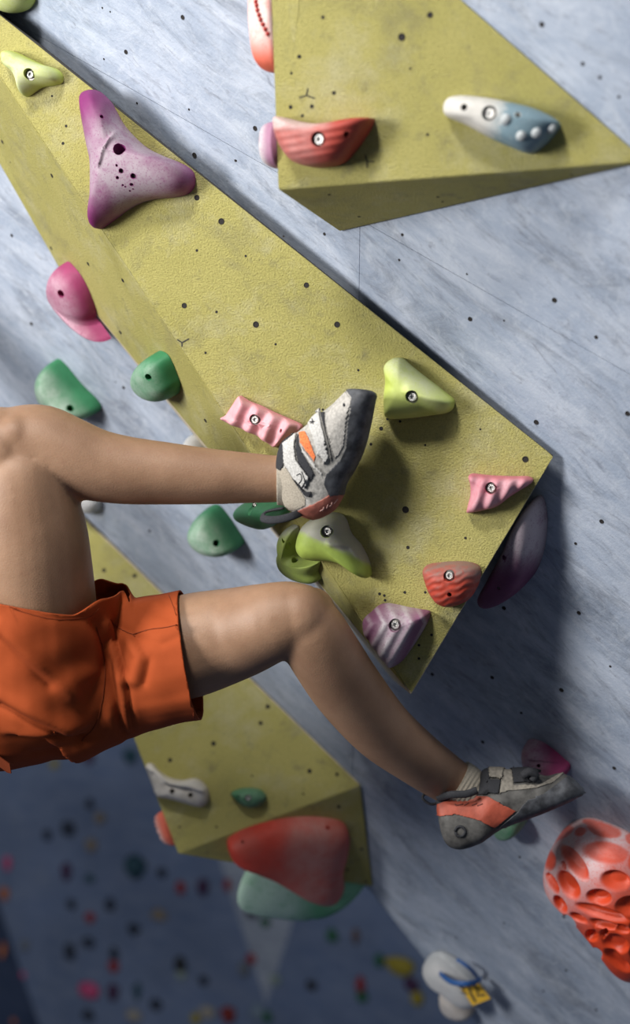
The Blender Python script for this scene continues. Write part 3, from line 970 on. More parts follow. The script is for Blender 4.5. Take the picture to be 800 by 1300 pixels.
def tube(name, pts, rad, mat, parent, segs=10, n=40, smooth_=True, flat=1.0, closed=False):
    c = catmull([tuple(p) for p in pts], n, closed)
    vs, fs = [], []
    prev = None
    m = len(c)
    for i in range(m):
        t = Vector(c[(i + 1) % m if closed else min(i + 1, m - 1)]) - Vector(c[i - 1 if (closed or i > 0) else 0])
        t.normalize()
        ref = prev if prev is not None else (Vector((0, 1, 0)) if abs(t.y) < 0.9 else Vector((1, 0, 0)))
        b = (ref - t * ref.dot(t)).normalized()
        prev = b
        d = t.cross(b)
        for k in range(segs):
            a = 2 * math.pi * k / segs
            vs.append(Vector(c[i]) + (b * math.cos(a) * flat + d * math.sin(a)) * rad)
    for i in range(m if closed else m - 1):
        for k in range(segs):
            j = (k + 1) % segs
            i2 = (i + 1) % m
            fs.append([i * segs + k, i * segs + j, i2 * segs + j, i2 * segs + k])
    if not closed:
        fs += [list(range(segs))[::-1], [(m - 1) * segs + k for k in range(segs)]]
    return link(name, mesh(name, vs, fs), mat, parent, smooth=smooth_)


on_plane('number_tag', TAGP, [(581, 1249), (607, 1247), (623, 1268), (600, 1277)], 0.002, M_TAG, tg)
for k_, s_ in enumerate([[(583, 1252), (590, 1256), (586, 1259), (593, 1262)], [(589, 1251), (599, 1250)], [(595, 1251), (597, 1260), (604, 1272)], [(602, 1250), (607, 1258), (606, 1264), (616, 1263)]]):
    strip('tag_lettering', TAGP, s_, 2.6, M_INK, tg, h=0.0008, thick=0.0004)
bp = [WALL.at(559, 1236, 0.050), WALL.at(572, 1246, 0.066), WALL.at(590, 1249, 0.064), WALL.at(603, 1247, 0.045), WALL.at(610, 1243, 0.018)]
tube('blue_band', bp, 0.0055, M_BAND, tg, flat=0.5)
tube('blue_band', [WALL.at(580, 1218, 0.03), WALL.at(595, 1228, 0.03), WALL.at(606, 1240, 0.012)], 0.0035, M_BAND, tg)

# ------------------------------------------------------------------ small holds on the far walls
far_cols = {
    'red': ((0.42, 0.03, 0.035), 'red'), 'dred': ((0.30, 0.03, 0.025), 'dark red'), 'pink': ((0.75, 0.10, 0.28), 'pink'), 'purple': ((0.085, 0.03, 0.10), 'purple'),
    'teal': ((0.03, 0.10, 0.14), 'teal'), 'navy': ((0.03, 0.045, 0.085), 'navy'), 'tan': ((0.34, 0.28, 0.22), 'tan'), 'cream': ((0.48, 0.44, 0.38), 'cream'), 'black': ((0.02, 0.022, 0.025), 'black'),
    'mintw': ((0.40, 0.50, 0.46), 'pale mint'), 'yellow': ((0.50, 0.40, 0.04), 'yellow'), 'orange': ((0.62, 0.20, 0.08), 'orange'), 'green': ((0.03, 0.17, 0.08), 'green'), 'brown': ((0.20, 0.13, 0.12), 'brown'),
    'grey': ((0.22, 0.25, 0.30), 'grey'), 'lblue': ((0.25, 0.34, 0.45), 'pale blue')}
far_mats = {k: plain('far_' + v[1].replace(' ', '_'), tuple(x * 0.62 for x in v[0]), 0.75, grain=0.25, gscale=40) for k, v in far_cols.items()}
wallname = {'F1': 'on the shaded far blue wall', 'F0': 'on the dark navy far wall', 'F2': 'on the pale corner facet', 'F3': 'on the far wall below the mint hold'}
far = [('F1', 112, 962, 18, 14, 'purple'), ('F1', 69, 970, 13, 10, 'yellow'), ('F1', 165, 960, 20, 18, 'teal'), ('F1', 114, 1020, 13, 12, 'navy'), ('F1', 127, 1039, 16, 14, 'tan'), ('F1', 86, 1052, 22, 18, 'navy'),
       ('F1', 116, 1073, 20, 14, 'tan'), ('F1', 84, 1107, 14, 22, 'purple'), ('F1', 114, 1115, 15, 9, 'teal'), ('F1', 172, 1101, 30, 28, 'teal'), ('F1', 229, 1127, 14, 16, 'red'), ('F1', 258, 1126, 18, 18, 'purple'),
       ('F1', 114, 1165, 14, 12, 'red'), ('F1', 202, 1161, 24, 13, 'tan'), ('F1', 112, 1197, 20, 12, 'navy'), ('F1', 88, 1208, 18, 20, 'navy'), ('F1', 32, 1200, 14, 12, 'grey'), ('F1', 144, 1227, 15, 14, 'red'),
       ('F1', 229, 1223, 18, 16, 'black'), ('F1', 230, 1238, 16, 11, 'mintw'), ('F1', 112, 1257, 32, 20, 'pink'), ('F1', 144, 1259, 18, 18, 'purple'), ('F1', 174, 1259, 10, 22, 'teal'), ('F1', 112, 1288, 20, 12, 'navy'),
       ('F1', 170, 1290, 22, 15, 'cream'), ('F1', 248, 1293, 14, 14, 'yellow'), ('F1', 263, 1285, 26, 14, 'cream'), ('F1', 289, 1288, 20, 20, 'dred'), ('F1', 140, 1148, 16, 14, 'navy'), ('F1', 170, 1180, 18, 14, 'navy'),
       ('F1', 205, 1108, 14, 12, 'navy'), ('F1', 60, 1060, 14, 12, 'navy'), ('F1', 258, 1245, 14, 12, 'navy'), ('F1', 145, 1210, 14, 14, 'navy'), ('F1', 198, 1276, 18, 14, 'navy'), ('F1', 90, 1148, 14, 12, 'navy'),
       ('F1', 10, 1096, 12, 16, 'pink'), ('F1', 5, 1135, 14, 16, 'orange'), ('F0', 3, 1206, 10, 20, 'orange'), ('F0', 29, 1238, 8, 8, 'pink'), ('F0', 17, 1297, 10, 8, 'orange'),
       ('F2', 327, 1112, 11, 20, 'green'), ('F2', 326, 1142, 10, 8, 'yellow'), ('F2', 320, 1159, 18, 10, 'black'), ('F2', 337, 1171, 15, 12, 'green'), ('F1', 319, 1217, 14, 13, 'red'), ('F1', 310, 1230, 18, 16, 'grey'),
       ('F3', 349, 1244, 16, 13, 'mintw'), ('F3', 422, 1187, 18, 15, 'green'), ('F3', 452, 1189, 10, 20, 'brown'), ('F3', 395, 1251, 16, 12, 'black'), ('F3', 482, 1219, 15, 15, 'green'), ('F3', 506, 1226, 40, 22, 'yellow'),
       ('F3', 458, 1249, 14, 18, 'red'), ('F3', 460, 1266, 17, 14, 'green'), ('F3', 522, 1250, 22, 18, 'purple'), ('F3', 530, 1267, 20, 16, 'yellow'), ('F3', 339, 1291, 14, 14, 'green'), ('F3', 328, 1284, 26, 20, 'lblue'),
       ('F2', 289, 1124, 10, 16, 'red')]
fplane = {'F0': F0, 'F1': F1, 'F2': F2, 'F3': F3}
LUMPS = []
for i in range(5):
    bm = bmesh.new()
    bmesh.ops.create_icosphere(bm, subdivisions=3, radius=1.0)
    rr = random.Random(i)
    ph = [rr.uniform(0, 6.28) for _ in range(6)]
    for v in bm.verts:
        c = v.co.copy()
        v.co *= 1 + 0.14 * math.sin(2.1 * c.x + ph[0]) + 0.12 * math.sin(3.0 * c.y + ph[1]) + 0.08 * math.sin(4.2 * c.z + ph[2])
        if v.co.z < 0:
            v.co.z = 0
    me = bpy.data.meshes.new('far_hold')
    bm.to_mesh(me)
    bm.free()
    me.polygons.foreach_set('use_smooth', [True] * len(me.polygons))
    LUMPS.append(me)
for i, (f, x, y, w, hh, c) in enumerate(far):
    pl = fplane[f]
    p_ = pl.at(x, y)
    k = (p_ - CAM).y / FPX
    me = LUMPS[i % 5].copy()
    me.materials.append(far_mats[c])
    o = bpy.data.objects.new('far_hold', me)
    COL.objects.link(o)
    Mx = Matrix((pl.u, pl.v, pl.n)).transposed().to_4x4()
    o.matrix_world = Matrix.Translation(p_ + pl.n * 0.001) @ Mx @ Matrix.Diagonal((w * k * 0.52, hh * k * 0.52, min(w, hh) * k * 0.45, 1))
    sz = 'wide ' if w > 1.4 * hh else 'tall ' if hh > 1.4 * w else ('large ' if w >= 22 else 'small ')
    lab = 'blurred %s%s hold %s' % (sz, far_cols[c][1], wallname[f])
    tag(o, lab, 'climbing hold', 'look-alike %s%s holds %s' % (sz, far_cols[c][1], wallname[f]))

# ------------------------------------------------------------------ the climber
def loft_raw(secs, n=40, segs=28, ratio=1.0):
    """secs: (x, y, Y, r_px[, ratio]) -> closed tube verts/faces in world space"""
    arr = []
    for s_ in secs:
        p_ = at(s_[0], s_[1], s_[2])
        k = s_[2] / FPX
        arr.append((p_.x, p_.y, p_.z, s_[3] * k, s_[4] if len(s_) > 4 else ratio))
    c = catmull(arr, n, False)
    vs, fs = [], []
    for i in range(n):
        t = Vector(c[min(i + 1, n - 1)][:3]) - Vector(c[max(i - 1, 0)][:3])
        t.normalize()
        e = Vector((0, 1, 0))
        d = (e - t * e.dot(t)).normalized()
        b = t.cross(d)
        for k in range(segs):
            a = 2 * math.pi * k / segs
            vs.append(Vector(c[i][:3]) + b * math.cos(a) * c[i][3] + d * math.sin(a) * c[i][3] * c[i][4])
    for i in range(n - 1):
        for k in range(segs):
            j = (k + 1) % segs
            fs.append([i * segs + k, i * segs + j, (i + 1) * segs + j, (i + 1) * segs + k])
    fs += [list(range(segs))[::-1], [(n - 1) * segs + k for k in range(segs)]]
    return vs, fs


def ball_raw(x, y, Y, r, sx=1, sy=1, sz=1):
    c = at(x, y, Y)
    rr = r * Y / FPX
    vs, fs = [], []
    N, M = 20, 12
    for i in range(M + 1):
        th = math.pi * i / M
        for k in range(N):
            a = 2 * math.pi * k / N
            vs.append(c + Vector((rr * sx * math.sin(th) * math.cos(a), rr * sy * math.sin(th) * math.sin(a), rr * sz * math.cos(th))))
    for i in range(M):
        for k in range(N):
            j = (k + 1) % N
            fs.append([i * N + k, (i + 1) * N + k, (i + 1) * N + j, i * N + j])
    return vs, fs


def fuse(name, raws, voxel, iters, fac=0.5):
    """one continuous skin round overlapping closed shapes"""
    vs, fs = [], []
    for v, f in raws:
        b = len(vs)
        vs += v
        fs += [[i + b for i in q_] for q_ in f]
    me = mesh(name, vs, fs)
    bm = bmesh.new()
    bm.from_mesh(me)
    bmesh.ops.remove_doubles(bm, verts=bm.verts, dist=1e-6)
    bmesh.ops.recalc_face_normals(bm, faces=bm.faces)
    bm.to_mesh(me)
    bm.free()
    o = bpy.data.objects.new(name, me)
    COL.objects.link(o)
    m = o.modifiers.new('r', 'REMESH')
    m.mode, m.voxel_size = 'VOXEL', voxel
    m2 = o.modifiers.new('s', 'SMOOTH')
    m2.iterations, m2.factor = iters, fac
    bpy.context.view_layer.update()
    nm = bpy.data.meshes.new_from_object(o.evaluated_get(bpy.context.evaluated_depsgraph_get()))
    bpy.data.objects.remove(o)
    nm.name = name
    return nm


YK, YA = 1.90, 1.915           # upper (right) leg: knee and ankle depth
YL0, YL1, YL2 = 2.02, 1.93, 2.14   # lower (left) leg: hip, knee, ankle depth
PEL = [(60, 868, 2.03, 76), (20, 872, 2.04, 86, 1.0), (-60, 872, 2.05, 90, 0.95), (-150, 862, 2.07, 98, 0.9), (-260, 835, 2.10, 106, 0.85), (-370, 800, 2.12, 112, 0.75), (-440, 770, 2.13, 90, 0.7), (-480, 755, 2.13, 46, 0.9)]
THR = [(62, 880, 2.02, 78), (54, 820, 1.985, 74), (44, 750, 1.945, 76), (38, 680, 1.915, 73), (30, 630, YK, 66), (26, 592, YK, 60), (26, 575, YK, 46)]
SHR = [(0, 575, YK, 50), (20, 571, YK, 54), (50, 566, YK, 53), (85, 578, YK, 50), (120, 590, YK + .003, 46.5), (160, 597, YK + .006, 43.5), (210, 601, YK + .008, 40), (270, 605, YK + .01, 35.5), (320, 607, YA, 32),
       (350, 608, YA, 30), (385, 606, YA, 30), (405, 602, YA, 26)]
THL = [(60, 885, YL0 + .02, 70), (120, 862, YL0 + .01, 64), (180, 838, YL0, 62), (240, 820, YL0 - .03, 66), (300, 804, YL1 + .04, 59), (345, 790, YL1, 51), (375, 785, YL1, 47), (392, 787, YL1, 40)]
SHL = [(372, 782, YL1, 43), (393, 800, YL1, 45), (412, 830, YL1 + .02, 46), (442, 875, YL1 + .06, 45), (484, 925, YL1 + .11, 40.5), (528, 961, YL1 + .155, 35), (562, 985, YL2 - .01, 31.5), (586, 1001, YL2, 28), (596, 1008, YL2, 18)]
NECK = [(-470, 760, 2.13, 42), (-540, 725, 2.12, 38), (-575, 705, 2.11, 40)]
ARM1 = [(-415, 720, 2.02, 48), (-380, 640, 2.0, 40), (-330, 540, 2.05, 35), (-312, 500, 2.08, 32), (-285, 400, 2.2, 31), (-262, 320, 2.28, 25), (-250, 285, 2.32, 21), (-246, 258, 2.34, 22), (-243, 240, 2.36, 15)]
ARM2 = [(-445, 770, 2.30, 46), (-440, 690, 2.36, 38), (-420, 600, 2.40, 34), (-405, 560, 2.42, 31), (-370, 470, 2.5, 28), (-345, 400, 2.56, 23), (-335, 372, 2.58, 19), (-330, 348, 2.60, 20), (-328, 332, 2.61, 14)]
raws = [loft_raw(PEL, 60, 32), loft_raw(THR, 40), loft_raw(SHR, 60), loft_raw(THL, 50), loft_raw(SHL, 60), loft_raw(NECK, 12), loft_raw(ARM1, 50), loft_raw(ARM2, 50)]
raws += [ball_raw(2, 578, YK, 62, 0.9, 1, 1.0), ball_raw(48, 549, YK - .004, 36, 0.85, 0.9, 0.95), ball_raw(51, 581, YK - .035, 14), ball_raw(20, 555, YK - .03, 30),
         ball_raw(379, 783, YL1 - .01, 43), ball_raw(396, 775, YL1 + .01, 30),
         ball_raw(-640, 680, 2.10, 84, 1.05, 0.9, 0.95), ball_raw(-610, 660, 2.14, 62), ball_raw(-648, 618, 2.14, 20, 1, 1, 1), ball_raw(-655, 680, 2.02, 14), ball_raw(-410, 745, 2.04, 60), ball_raw(-440, 785, 2.26, 56)]
for (hx, hy, hY, ux) in [(-243, 238, 2.36, 1), (-328, 330, 2.61, 1)]:
    for j, (dx, ln) in enumerate([(-17, 0.8), (-8, 1.0), (1, 1.05), (10, 0.9)]):     # four fingers curled over the hold, thumb beside
        raws.append(loft_raw([(hx + dx * .7, hy + 16, hY, 8), (hx + dx, hy - 8 * ln, hY - .005, 7.6), (hx + dx + 6, hy - 24 * ln, hY + .008, 7), (hx + dx + 14, hy - 28 * ln, hY + .03, 6)], 14, 10))
    raws.append(loft_raw([(hx + 12, hy + 26, hY, 9), (hx + 24, hy + 12, hY - .008, 8.4), (hx + 26, hy - 4, hY + .004, 7)], 12, 10))
body_me = fuse('person', raws, 0.0042, 9)
person = link('person', body_me, M_SKIN, smooth=True)
tag(person, 'climber in orange shorts and grey climbing shoes hanging below the overhanging wall', 'person')

# hair and shirt lie outside the picture but belong to the figure
hair = fuse('hair', [ball_raw(-652, 680, 2.085, 86, 1.05, 0.95, 0.98), ball_raw(-668, 700, 2.06, 78)], 0.008, 4)
link('hair', hair, plain('dark_hair', (0.03, 0.02, 0.014), 0.7, grain=0.3, gscale=200), person, smooth=True)
shirt = fuse('shirt', [loft_raw([(a, b, c, r + 7, *q_) for a, b, c, r, *q_ in PEL[2:-1]], 50, 32), loft_raw([(a, b, c, r + 8) for a, b, c, r in ARM1[:3]], 20), loft_raw([(a, b, c, r + 8) for a, b, c, r in ARM2[:3]], 20)], 0.008, 6)
link('shirt', shirt, M_SHIRT, person, smooth=True)

# ---- shorts
SH_P = [(95, 868, 2.06, 86, 1.05), (30, 868, 2.05, 104, 1.1), (-40, 868, 2.05, 108, 1.05), (-110, 866, 2.06, 106, 1.0)]
SH_R = [(60, 880, 2.02, 98), (56, 820, 1.985, 94), (53, 775, 1.955, 89), (50, 730, 1.94, 88), (47, 690, 1.925, 90)]
SH_L = [(70, 880, 2.04, 92), (130, 858, 2.03, 86), (185, 842, 2.02, 82), (240, 832, 1.99, 81), (300, 823, 1.97, 82)]
short_me = fuse('shorts', [loft_raw(SH_P, 40, 32), loft_raw(SH_R, 40, 32), loft_raw(SH_L, 40, 32), ball_raw(80, 885, 2.05, 78)], 0.0040, 8)
bm = bmesh.new()
bm.from_mesh(short_me)


def cut_near(bm, a_px, b_px, c0, c1, reach):
    """trim a trouser leg at its hem plane (through a_px and b_px), only near the leg's axis c0 -> c1"""
    p0, p1 = at(*c0), at(*c1)
    axis = (p1 - p0).normalized()
    a, b = at(*a_px), at(*b_px)
    e = (b - a)
    n = axis - e * axis.dot(e) / e.dot(e)
    n = (n + Vector((0, 0.30 * n.length, 0))).normalized() if a_px[2] < 1.97 else Vector((e.z, 0.0, -e.x)).normalized()
    if n.dot(axis) < 0:
        n = -n
    fs = []
    for f in bm.faces:
        c = f.calc_center_median()
        t = (c - p0).dot(axis)
        if t > 0 and (c - p0 - axis * t).length < reach:
            fs.append(f)
    geom = list({v for f in fs for v in f.verts}) + list({e_ for f in fs for e_ in f.edges}) + fs
    bmesh.ops.bisect_plane(bm, geom=geom, plane_co=a, plane_no=n, clear_outer=False, clear_inner=False)
    kill = [f for f in bm.faces if (f.calc_center_median() - a).dot(n) > 0 and (f.calc_center_median() - p0).dot(axis) > 0
            and ((f.calc_center_median() - p0) - axis * (f.calc_center_median() - p0).dot(axis)).length < reach]
    bmesh.ops.delete(bm, geom=kill, context='FACES')


cut_near(bm, (0, 752, 1.945), (110, 773, 1.945), (56, 812, 1.985), (47, 690, 1.93), 0.122)
cut_near(bm, (228, 750, 1.99), (256, 913, 1.99), (180, 842, 2.02), (300, 823, 1.97), 0.16)
BASEFOLDS = 1.35
FOLDS = [([(120, 790), (138, 840), (150, 900), (158, 930)], 5, -0.010), ([(134, 790), (150, 850), (163, 925)], 4, 0.006), ([(143, 795), (160, 860), (168, 925)], 3.5, -0.006),
         ([(138, 786), (170, 808), (205, 818), (245, 800)], 4, -0.003), ([(165, 812), (180, 835), (172, 862), (160, 862)], 6, 0.007), ([(172, 812), (190, 836), (184, 866)], 4, -0.004),
         ([(0, 795), (30, 825), (60, 852), (90, 880)], 7, 0.006), ([(0, 810), (30, 842), (62, 868)], 6, -0.005), ([(0, 893), (40, 915), (80, 935), (105, 940)], 4, -0.007), ([(0, 884), (40, 905), (85, 927)], 7, 0.005),
         ([(105, 940), (125, 915), (134, 880), (132, 840)], 6, -0.005), ([(92, 862), (120, 850), (128, 810)], 10, 0.005), ([(40, 955), (90, 948), (125, 930)], 5, -0.004),
         ([(185, 775), (220, 785)], 5, -0.002), ([(175, 900), (215, 895), (250, 885)], 8, 0.003), ([(150, 775), (200, 768)], 5, 0.003), ([(15, 765), (60, 782), (105, 785)], 6, -0.003)]
bm.normal_update()
for v in bm.verts:                       # the raised hem stands away behind the thigh
    x, y = proj(v.co)
    w_ = smooth(92, 122, x) * smooth(812, 770, y) * smooth(175, 145, x)
    if w_ > 0 and y < 812:
        v.co += Vector((8, 6, 26)) * (w_ * 1.95 / FPX)
for v in bm.verts:
    if v.normal.y > 0.35:
        continue
    x, y = proj(v.co)
    d = 0.0
    for pts, w, a in FOLDS:
        q_ = line_d(x, y, pts)
        w = w * BASEFOLDS
        if q_ < 3 * w:
            d += a * math.exp(-(q_ / w) ** 2)
    v.co += v.normal * (d + 0.0012 * math.sin(x * 0.09 + y * 0.05) * math.sin(y * 0.07 - x * 0.03))
bm.to_mesh(short_me)
bm.free()
shorts = link('shorts', short_me, M_SHORT, person, smooth=True)
md = shorts.modifiers.new('t', 'SOLIDIFY')
md.thickness, md.offset = 0.0022, 1.0
shorts['label'] = 'orange cotton climbing shorts'


def surf_tree(o):
    bm = bmesh.new()
    bm.from_mesh(o.data)
    bm.transform(Matrix.Translation(o.location))
    t = BVHTree.FromBMesh(bm)
    bm.free()
    return t


def stitch(tree, pts, w, mat, parent, name='seam', lift=0.0028, n=30):
    """a raised seam line laid on the cloth"""
    P = []
    for x, y in catmull(pts, n, False):
        h, nn, _, _ = tree.ray_cast(CAM, ray(x, y).normalized())
        if h is not None:
            P.append(h + nn * lift)
    if len(P) > 3:
        tube(name, P, w, mat, parent, segs=6, n=n)


st = surf_tree(shorts)
sub = shorts
for pts in ([(170, 806), (190, 800), (215, 797), (243, 789)], [(138, 787), (158, 802), (172, 808)]):
    stitch(st, pts, 0.0007, M_SHORTD, sub)
stitch(st, [(215, 757), (233, 805), (243, 862), (246, 912)], 0.0005, M_SHORTD, sub, 'hem_stitch')
stitch(st, [(0, 764), (30, 777), (70, 786), (110, 783), (124, 772)], 0.0005, M_SHORTD, sub, 'hem_stitch')
stitch(st, [(104, 940), (122, 916), (131, 880), (131, 835), (122, 795)], 0.0006, M_SHORTD, sub)
slab('loose_tab', [at(-30, 950, 1.94), at(-2, 960, 1.935), at(12, 970, 1.94), at(14, 982, 1.945), at(9, 981, 1.945), at(0, 974, 1.94), at(-30, 968, 1.945)], Vector((0, 0.004, 0)), M_SHORTD, WALL, parent=shorts)


# ---- climbing shoes
def shoe_base(stations, nL=230, nS=150):
    """stations heel to toe: instep pixel, sole pixel, depth of the mid line, half width in metres"""
    arr = []
    for (t, b, Y, w) in stations:
        p_, q_ = at(t[0], t[1], Y), at(b[0], b[1], Y)
        arr.append((*p_, *q_, w))
    c = catmull(arr, nL, False)
    vs, fs = [], []
    for i in range(nL):
        T, B, w = Vector(c[i][0:3]), Vector(c[i][3:6]), c[i][6]
        ctr, hz = (T + B) / 2, (T - B) / 2
        depth = Vector((0, 1, 0))
        depth = (depth - hz * depth.dot(hz) / hz.length_squared).normalized()
        for k in range(nS):
            th = 2 * math.pi * k / nS
            cy, sz = math.sin(th), math.cos(th)
            yy = w * math.copysign(abs(cy) ** 0.80, cy) * (1 - 0.32 * max(sz, 0))
            zz = math.copysign(abs(sz) ** (0.70 if sz < 0 else 0.92), sz)
            vs.append(ctr + hz * zz + depth * yy)
    for i in range(nL - 1):
        for k in range(nS):
            j = (k + 1) % nS
            fs.append([i * nS + k, i * nS + j, (i + 1) * nS + j, (i + 1) * nS + k])
    fs += [list(range(nS))[::-1], [(nL - 1) * nS + k for k in range(nS)]]
    me = mesh('climbing_shoe', vs, fs)
    bm = bmesh.new()
    bm.from_mesh(me)
    bmesh.ops.recalc_face_normals(bm, faces=bm.faces)
    bm.to_mesh(me)
    bm.free()
    return me


def patch(name, src, loc, test, off, mat, parent, thick=0.0012):
    """a raised piece of the shoe: the faces of the base chosen by test(px, py, normal, centre), lifted and thickened"""
    bm = bmesh.new()
    bm.from_mesh(src)
    bm.transform(Matrix.Translation(loc))
    bm.normal_update()
    kill = []
    for f in bm.faces:
        c = f.calc_center_median()
        x, y = proj(c)
        if not test(x, y, f.normal, c):
            kill.append(f)
    bmesh.ops.delete(bm, geom=kill, context='FACES')
    if not bm.faces:
        bm.free()
        return None
    bnd = [v for v in bm.verts if v.is_boundary]
    for _ in range(10):
        bmesh.ops.smooth_vert(bm, verts=bnd, factor=0.5, use_axis_x=True, use_axis_y=True, use_axis_z=True)
    bm.normal_update()
    for v in bm.verts:
        v.co += v.normal * off
    me = bpy.data.meshes.new(name)
    bm.to_mesh(me)
    bm.free()
    o = link(name, me, mat, parent, smooth=True)
    s_ = o.modifiers.new('t', 'SOLIDIFY')
    s_.thickness, s_.offset = thick + off, -1.0
    return o


def facing(poly):
    def t(x, y, n, c):
        return n.dot(c - CAM) < 0.02 and inpoly(x, y, poly)
    return t


M_UP = plain('grey_suede', (0.36, 0.345, 0.32), 0.85, grain=0.28, gscale=170)
M_VAMP = plain('pale_grey_suede', (0.42, 0.40, 0.37), 0.85, grain=0.22, gscale=240)
M_RUB = plain('worn_black_rubber', (0.055, 0.058, 0.066), 0.62, grain=0.55, gscale=60)
M_RUB2 = plain('dusty_black_rubber', (0.075, 0.072, 0.068), 0.7, grain=0.5, gscale=45)
M_STRAP = plain('dusty_white_strap', (0.50, 0.49, 0.47), 0.85, grain=0.25, gscale=420)
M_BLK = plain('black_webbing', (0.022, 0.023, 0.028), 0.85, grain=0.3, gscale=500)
M_HEEL = plain('dusty_red_rubber', (0.34, 0.105, 0.075), 0.7, grain=0.18, gscale=90)
M_HEEL2 = plain('orange_red_rubber', (0.36, 0.07, 0.038), 0.6, grain=0.15, gscale=60)
M_MESHO = plain('orange_mesh', (0.75, 0.17, 0.05), 0.8, grain=0.5, gscale=700)
M_SOCK = plain('beige_sock', (0.36, 0.32, 0.26), 0.95, grain=0.2, gscale=500)
M_TAN = plain('tan_suede', (0.22, 0.20, 0.17), 0.85, grain=0.25, gscale=200)

# upper shoe (right foot)
C3 = lambda pts: sc_px(pts, 0.2, 340, 470)
ST1 = [((215, 925), (285, 946), .012), ((165, 905), (345, 930), .021), ((115, 870), (425, 880), .029), ((85, 790), (475, 800), .033), ((66, 690), (500, 715), .035), ((62, 570), (548, 635), .036),
       ((95, 462), (595, 540), .037), ((180, 400), (625, 455), .038), ((255, 340), (645, 370), .039), ((325, 282), (660, 300), .041), ((400, 225), (672, 235), .041), ((450, 178), (682, 188), .038),
       ((486, 140), (686, 165), .033), ((510, 128), (672, 148), .024), ((535, 126), (640, 138), .012)]
me = shoe_base([(C3([t])[0], C3([b])[0], 1.905 - 0.05 * i_ / 14, w) for i_, (t, b, w) in enumerate(ST1)])
shoe1 = link('climbing_shoe', me, M_UP, person, smooth=True)
shoe1['label'] = 'grey climbing shoe with white straps, orange mesh and black rubber on the raised foot'


RUBP = C3([(480, 100), (720, 100), (730, 300), (680, 470), (590, 680), (490, 790), (385, 800), (345, 720), (370, 655), (450, 570), (490, 480), (500, 320), (530, 180)])


def rub_test(x, y, n, c):
    return inpoly(x, y, RUBP)


L1 = shoe1.location
patch('rubber_rand', me, L1, rub_test, 0.0016, M_RUB, shoe1)
patch('toe_vamp', me, L1, facing(C3([(495, 140), (535, 185), (505, 325), (485, 480), (430, 575), (385, 480), (372, 360), (385, 270), (430, 200)])), 0.0010, M_VAMP, shoe1)
patch('heel_rubber', me, L1, facing(C3([(150, 930), (180, 895), (330, 825), (480, 735), (520, 760), (500, 850), (420, 920), (280, 980), (160, 980)])), 0.0014, M_HEEL, shoe1)
patch('sock', me, L1, facing(C3([(60, 612), (120, 620), (165, 690), (245, 815), (240, 862), (190, 885), (90, 895), (50, 760)])), 0.0008, M_SOCK, person)
patch('orange_mesh', me, L1, facing(C3([(195, 395), (240, 385), (275, 450), (318, 560), (300, 595), (250, 530), (200, 460)])), 0.0012, M_MESHO, shoe1)
patch('black_trim', me, L1, facing(C3([(180, 430), (200, 400), (205, 470), (235, 540), (315, 660), (270, 715), (190, 600), (172, 500)])), 0.0018, M_BLK, shoe1)
patch('white_trim', me, L1, facing(C3([(208, 475), (225, 490), (355, 655), (345, 678), (300, 640), (215, 520)])), 0.0024, M_STRAP, shoe1)
sA = patch('strap', me, L1, facing(C3([(262, 345), (330, 265), (352, 350), (382, 480), (395, 560), (350, 602), (310, 520), (282, 420)])), 0.0042, M_STRAP, shoe1)
patch('painted_strap_shadow', me, L1, facing(C3([(335, 270), (365, 270), (372, 370), (400, 480), (420, 560), (395, 580), (380, 480), (352, 350)])), 0.0022, M_BLK, shoe1)  # black sliver painted as the shadow beside the upper strap
patch('black_collar', me, L1, facing(C3([(45, 540), (70, 455), (140, 415), (195, 405), (115, 465), (108, 600), (85, 640), (55, 620)])), 0.002, M_BLK, shoe1)
sB = patch('strap', me, L1, facing(C3([(105, 470), (190, 405), (178, 480), (188, 570), (268, 680), (237, 762), (165, 685), (108, 590)])), 0.0046, M_STRAP, shoe1)
patch('strap_end', me, L1, facing(C3([(150, 680), (170, 690), (240, 770), (275, 765), (290, 775), (270, 808), (235, 800)])), 0.0026, M_BLK, shoe1)
stree = surf_tree(shoe1)


def on_shoe(tree, polylines, w, mat, parent, name, lift):
    for pts in polylines:
        stitch(tree, pts, w, mat, parent, name, lift, n=14)


on_shoe(stree, [C3([(190, 665), (215, 655), (222, 690), (205, 715)]), C3([(222, 640), (240, 700), (225, 735)]), C3([(205, 720), (225, 740), (250, 690)]), C3([(280, 340), (310, 335)]), C3([(295, 320), (300, 350)]), C3([(300, 330), (285, 350)])],
        0.0007, M_BLK, shoe1, 'logo_stroke', 0.0049)
on_shoe(stree, [C3([(330, 890), (360, 872)]), C3([(345, 890), (355, 865)]), C3([(370, 875), (380, 850)]), C3([(385, 862), (410, 845)]), C3([(395, 865), (405, 835)]), C3([(415, 845), (440, 815)])], 0.0006, plain('faint_print', (0.5, 0.3, 0.26), 0.7), shoe1, 'heel_lettering', 0.0016)
on_shoe(stree, [C3([(485, 215), (490, 225), (487, 228), (484, 220)])], 0.0014, M_BLK, shoe1, 'eyelet', 0.0012)
tube('pull_loop', [at(386, 648, 1.89), at(372, 655, 1.875), at(350, 660, 1.875), at(334, 658, 1.885), at(338, 650, 1.895), at(360, 645, 1.89)], 0.0058, M_BLK, shoe1, flat=0.35)
# sock of the upper foot
v_, f_ = loft_raw([(352, 608, YA, 33), (362, 608, YA, 34.5), (374, 608, YA, 36), (388, 606, YA, 37), (404, 600, YA, 34)], 30, 36)
for i, v in enumerate(v_):
    x, y = proj(v)
    v_[i] = v + Vector((0, -0.0008 * math.sin((x + 0.25 * (y - 600)) * 1.7), 0))
link('sock', mesh('sock', v_, f_), M_SOCK, person, smooth=True)

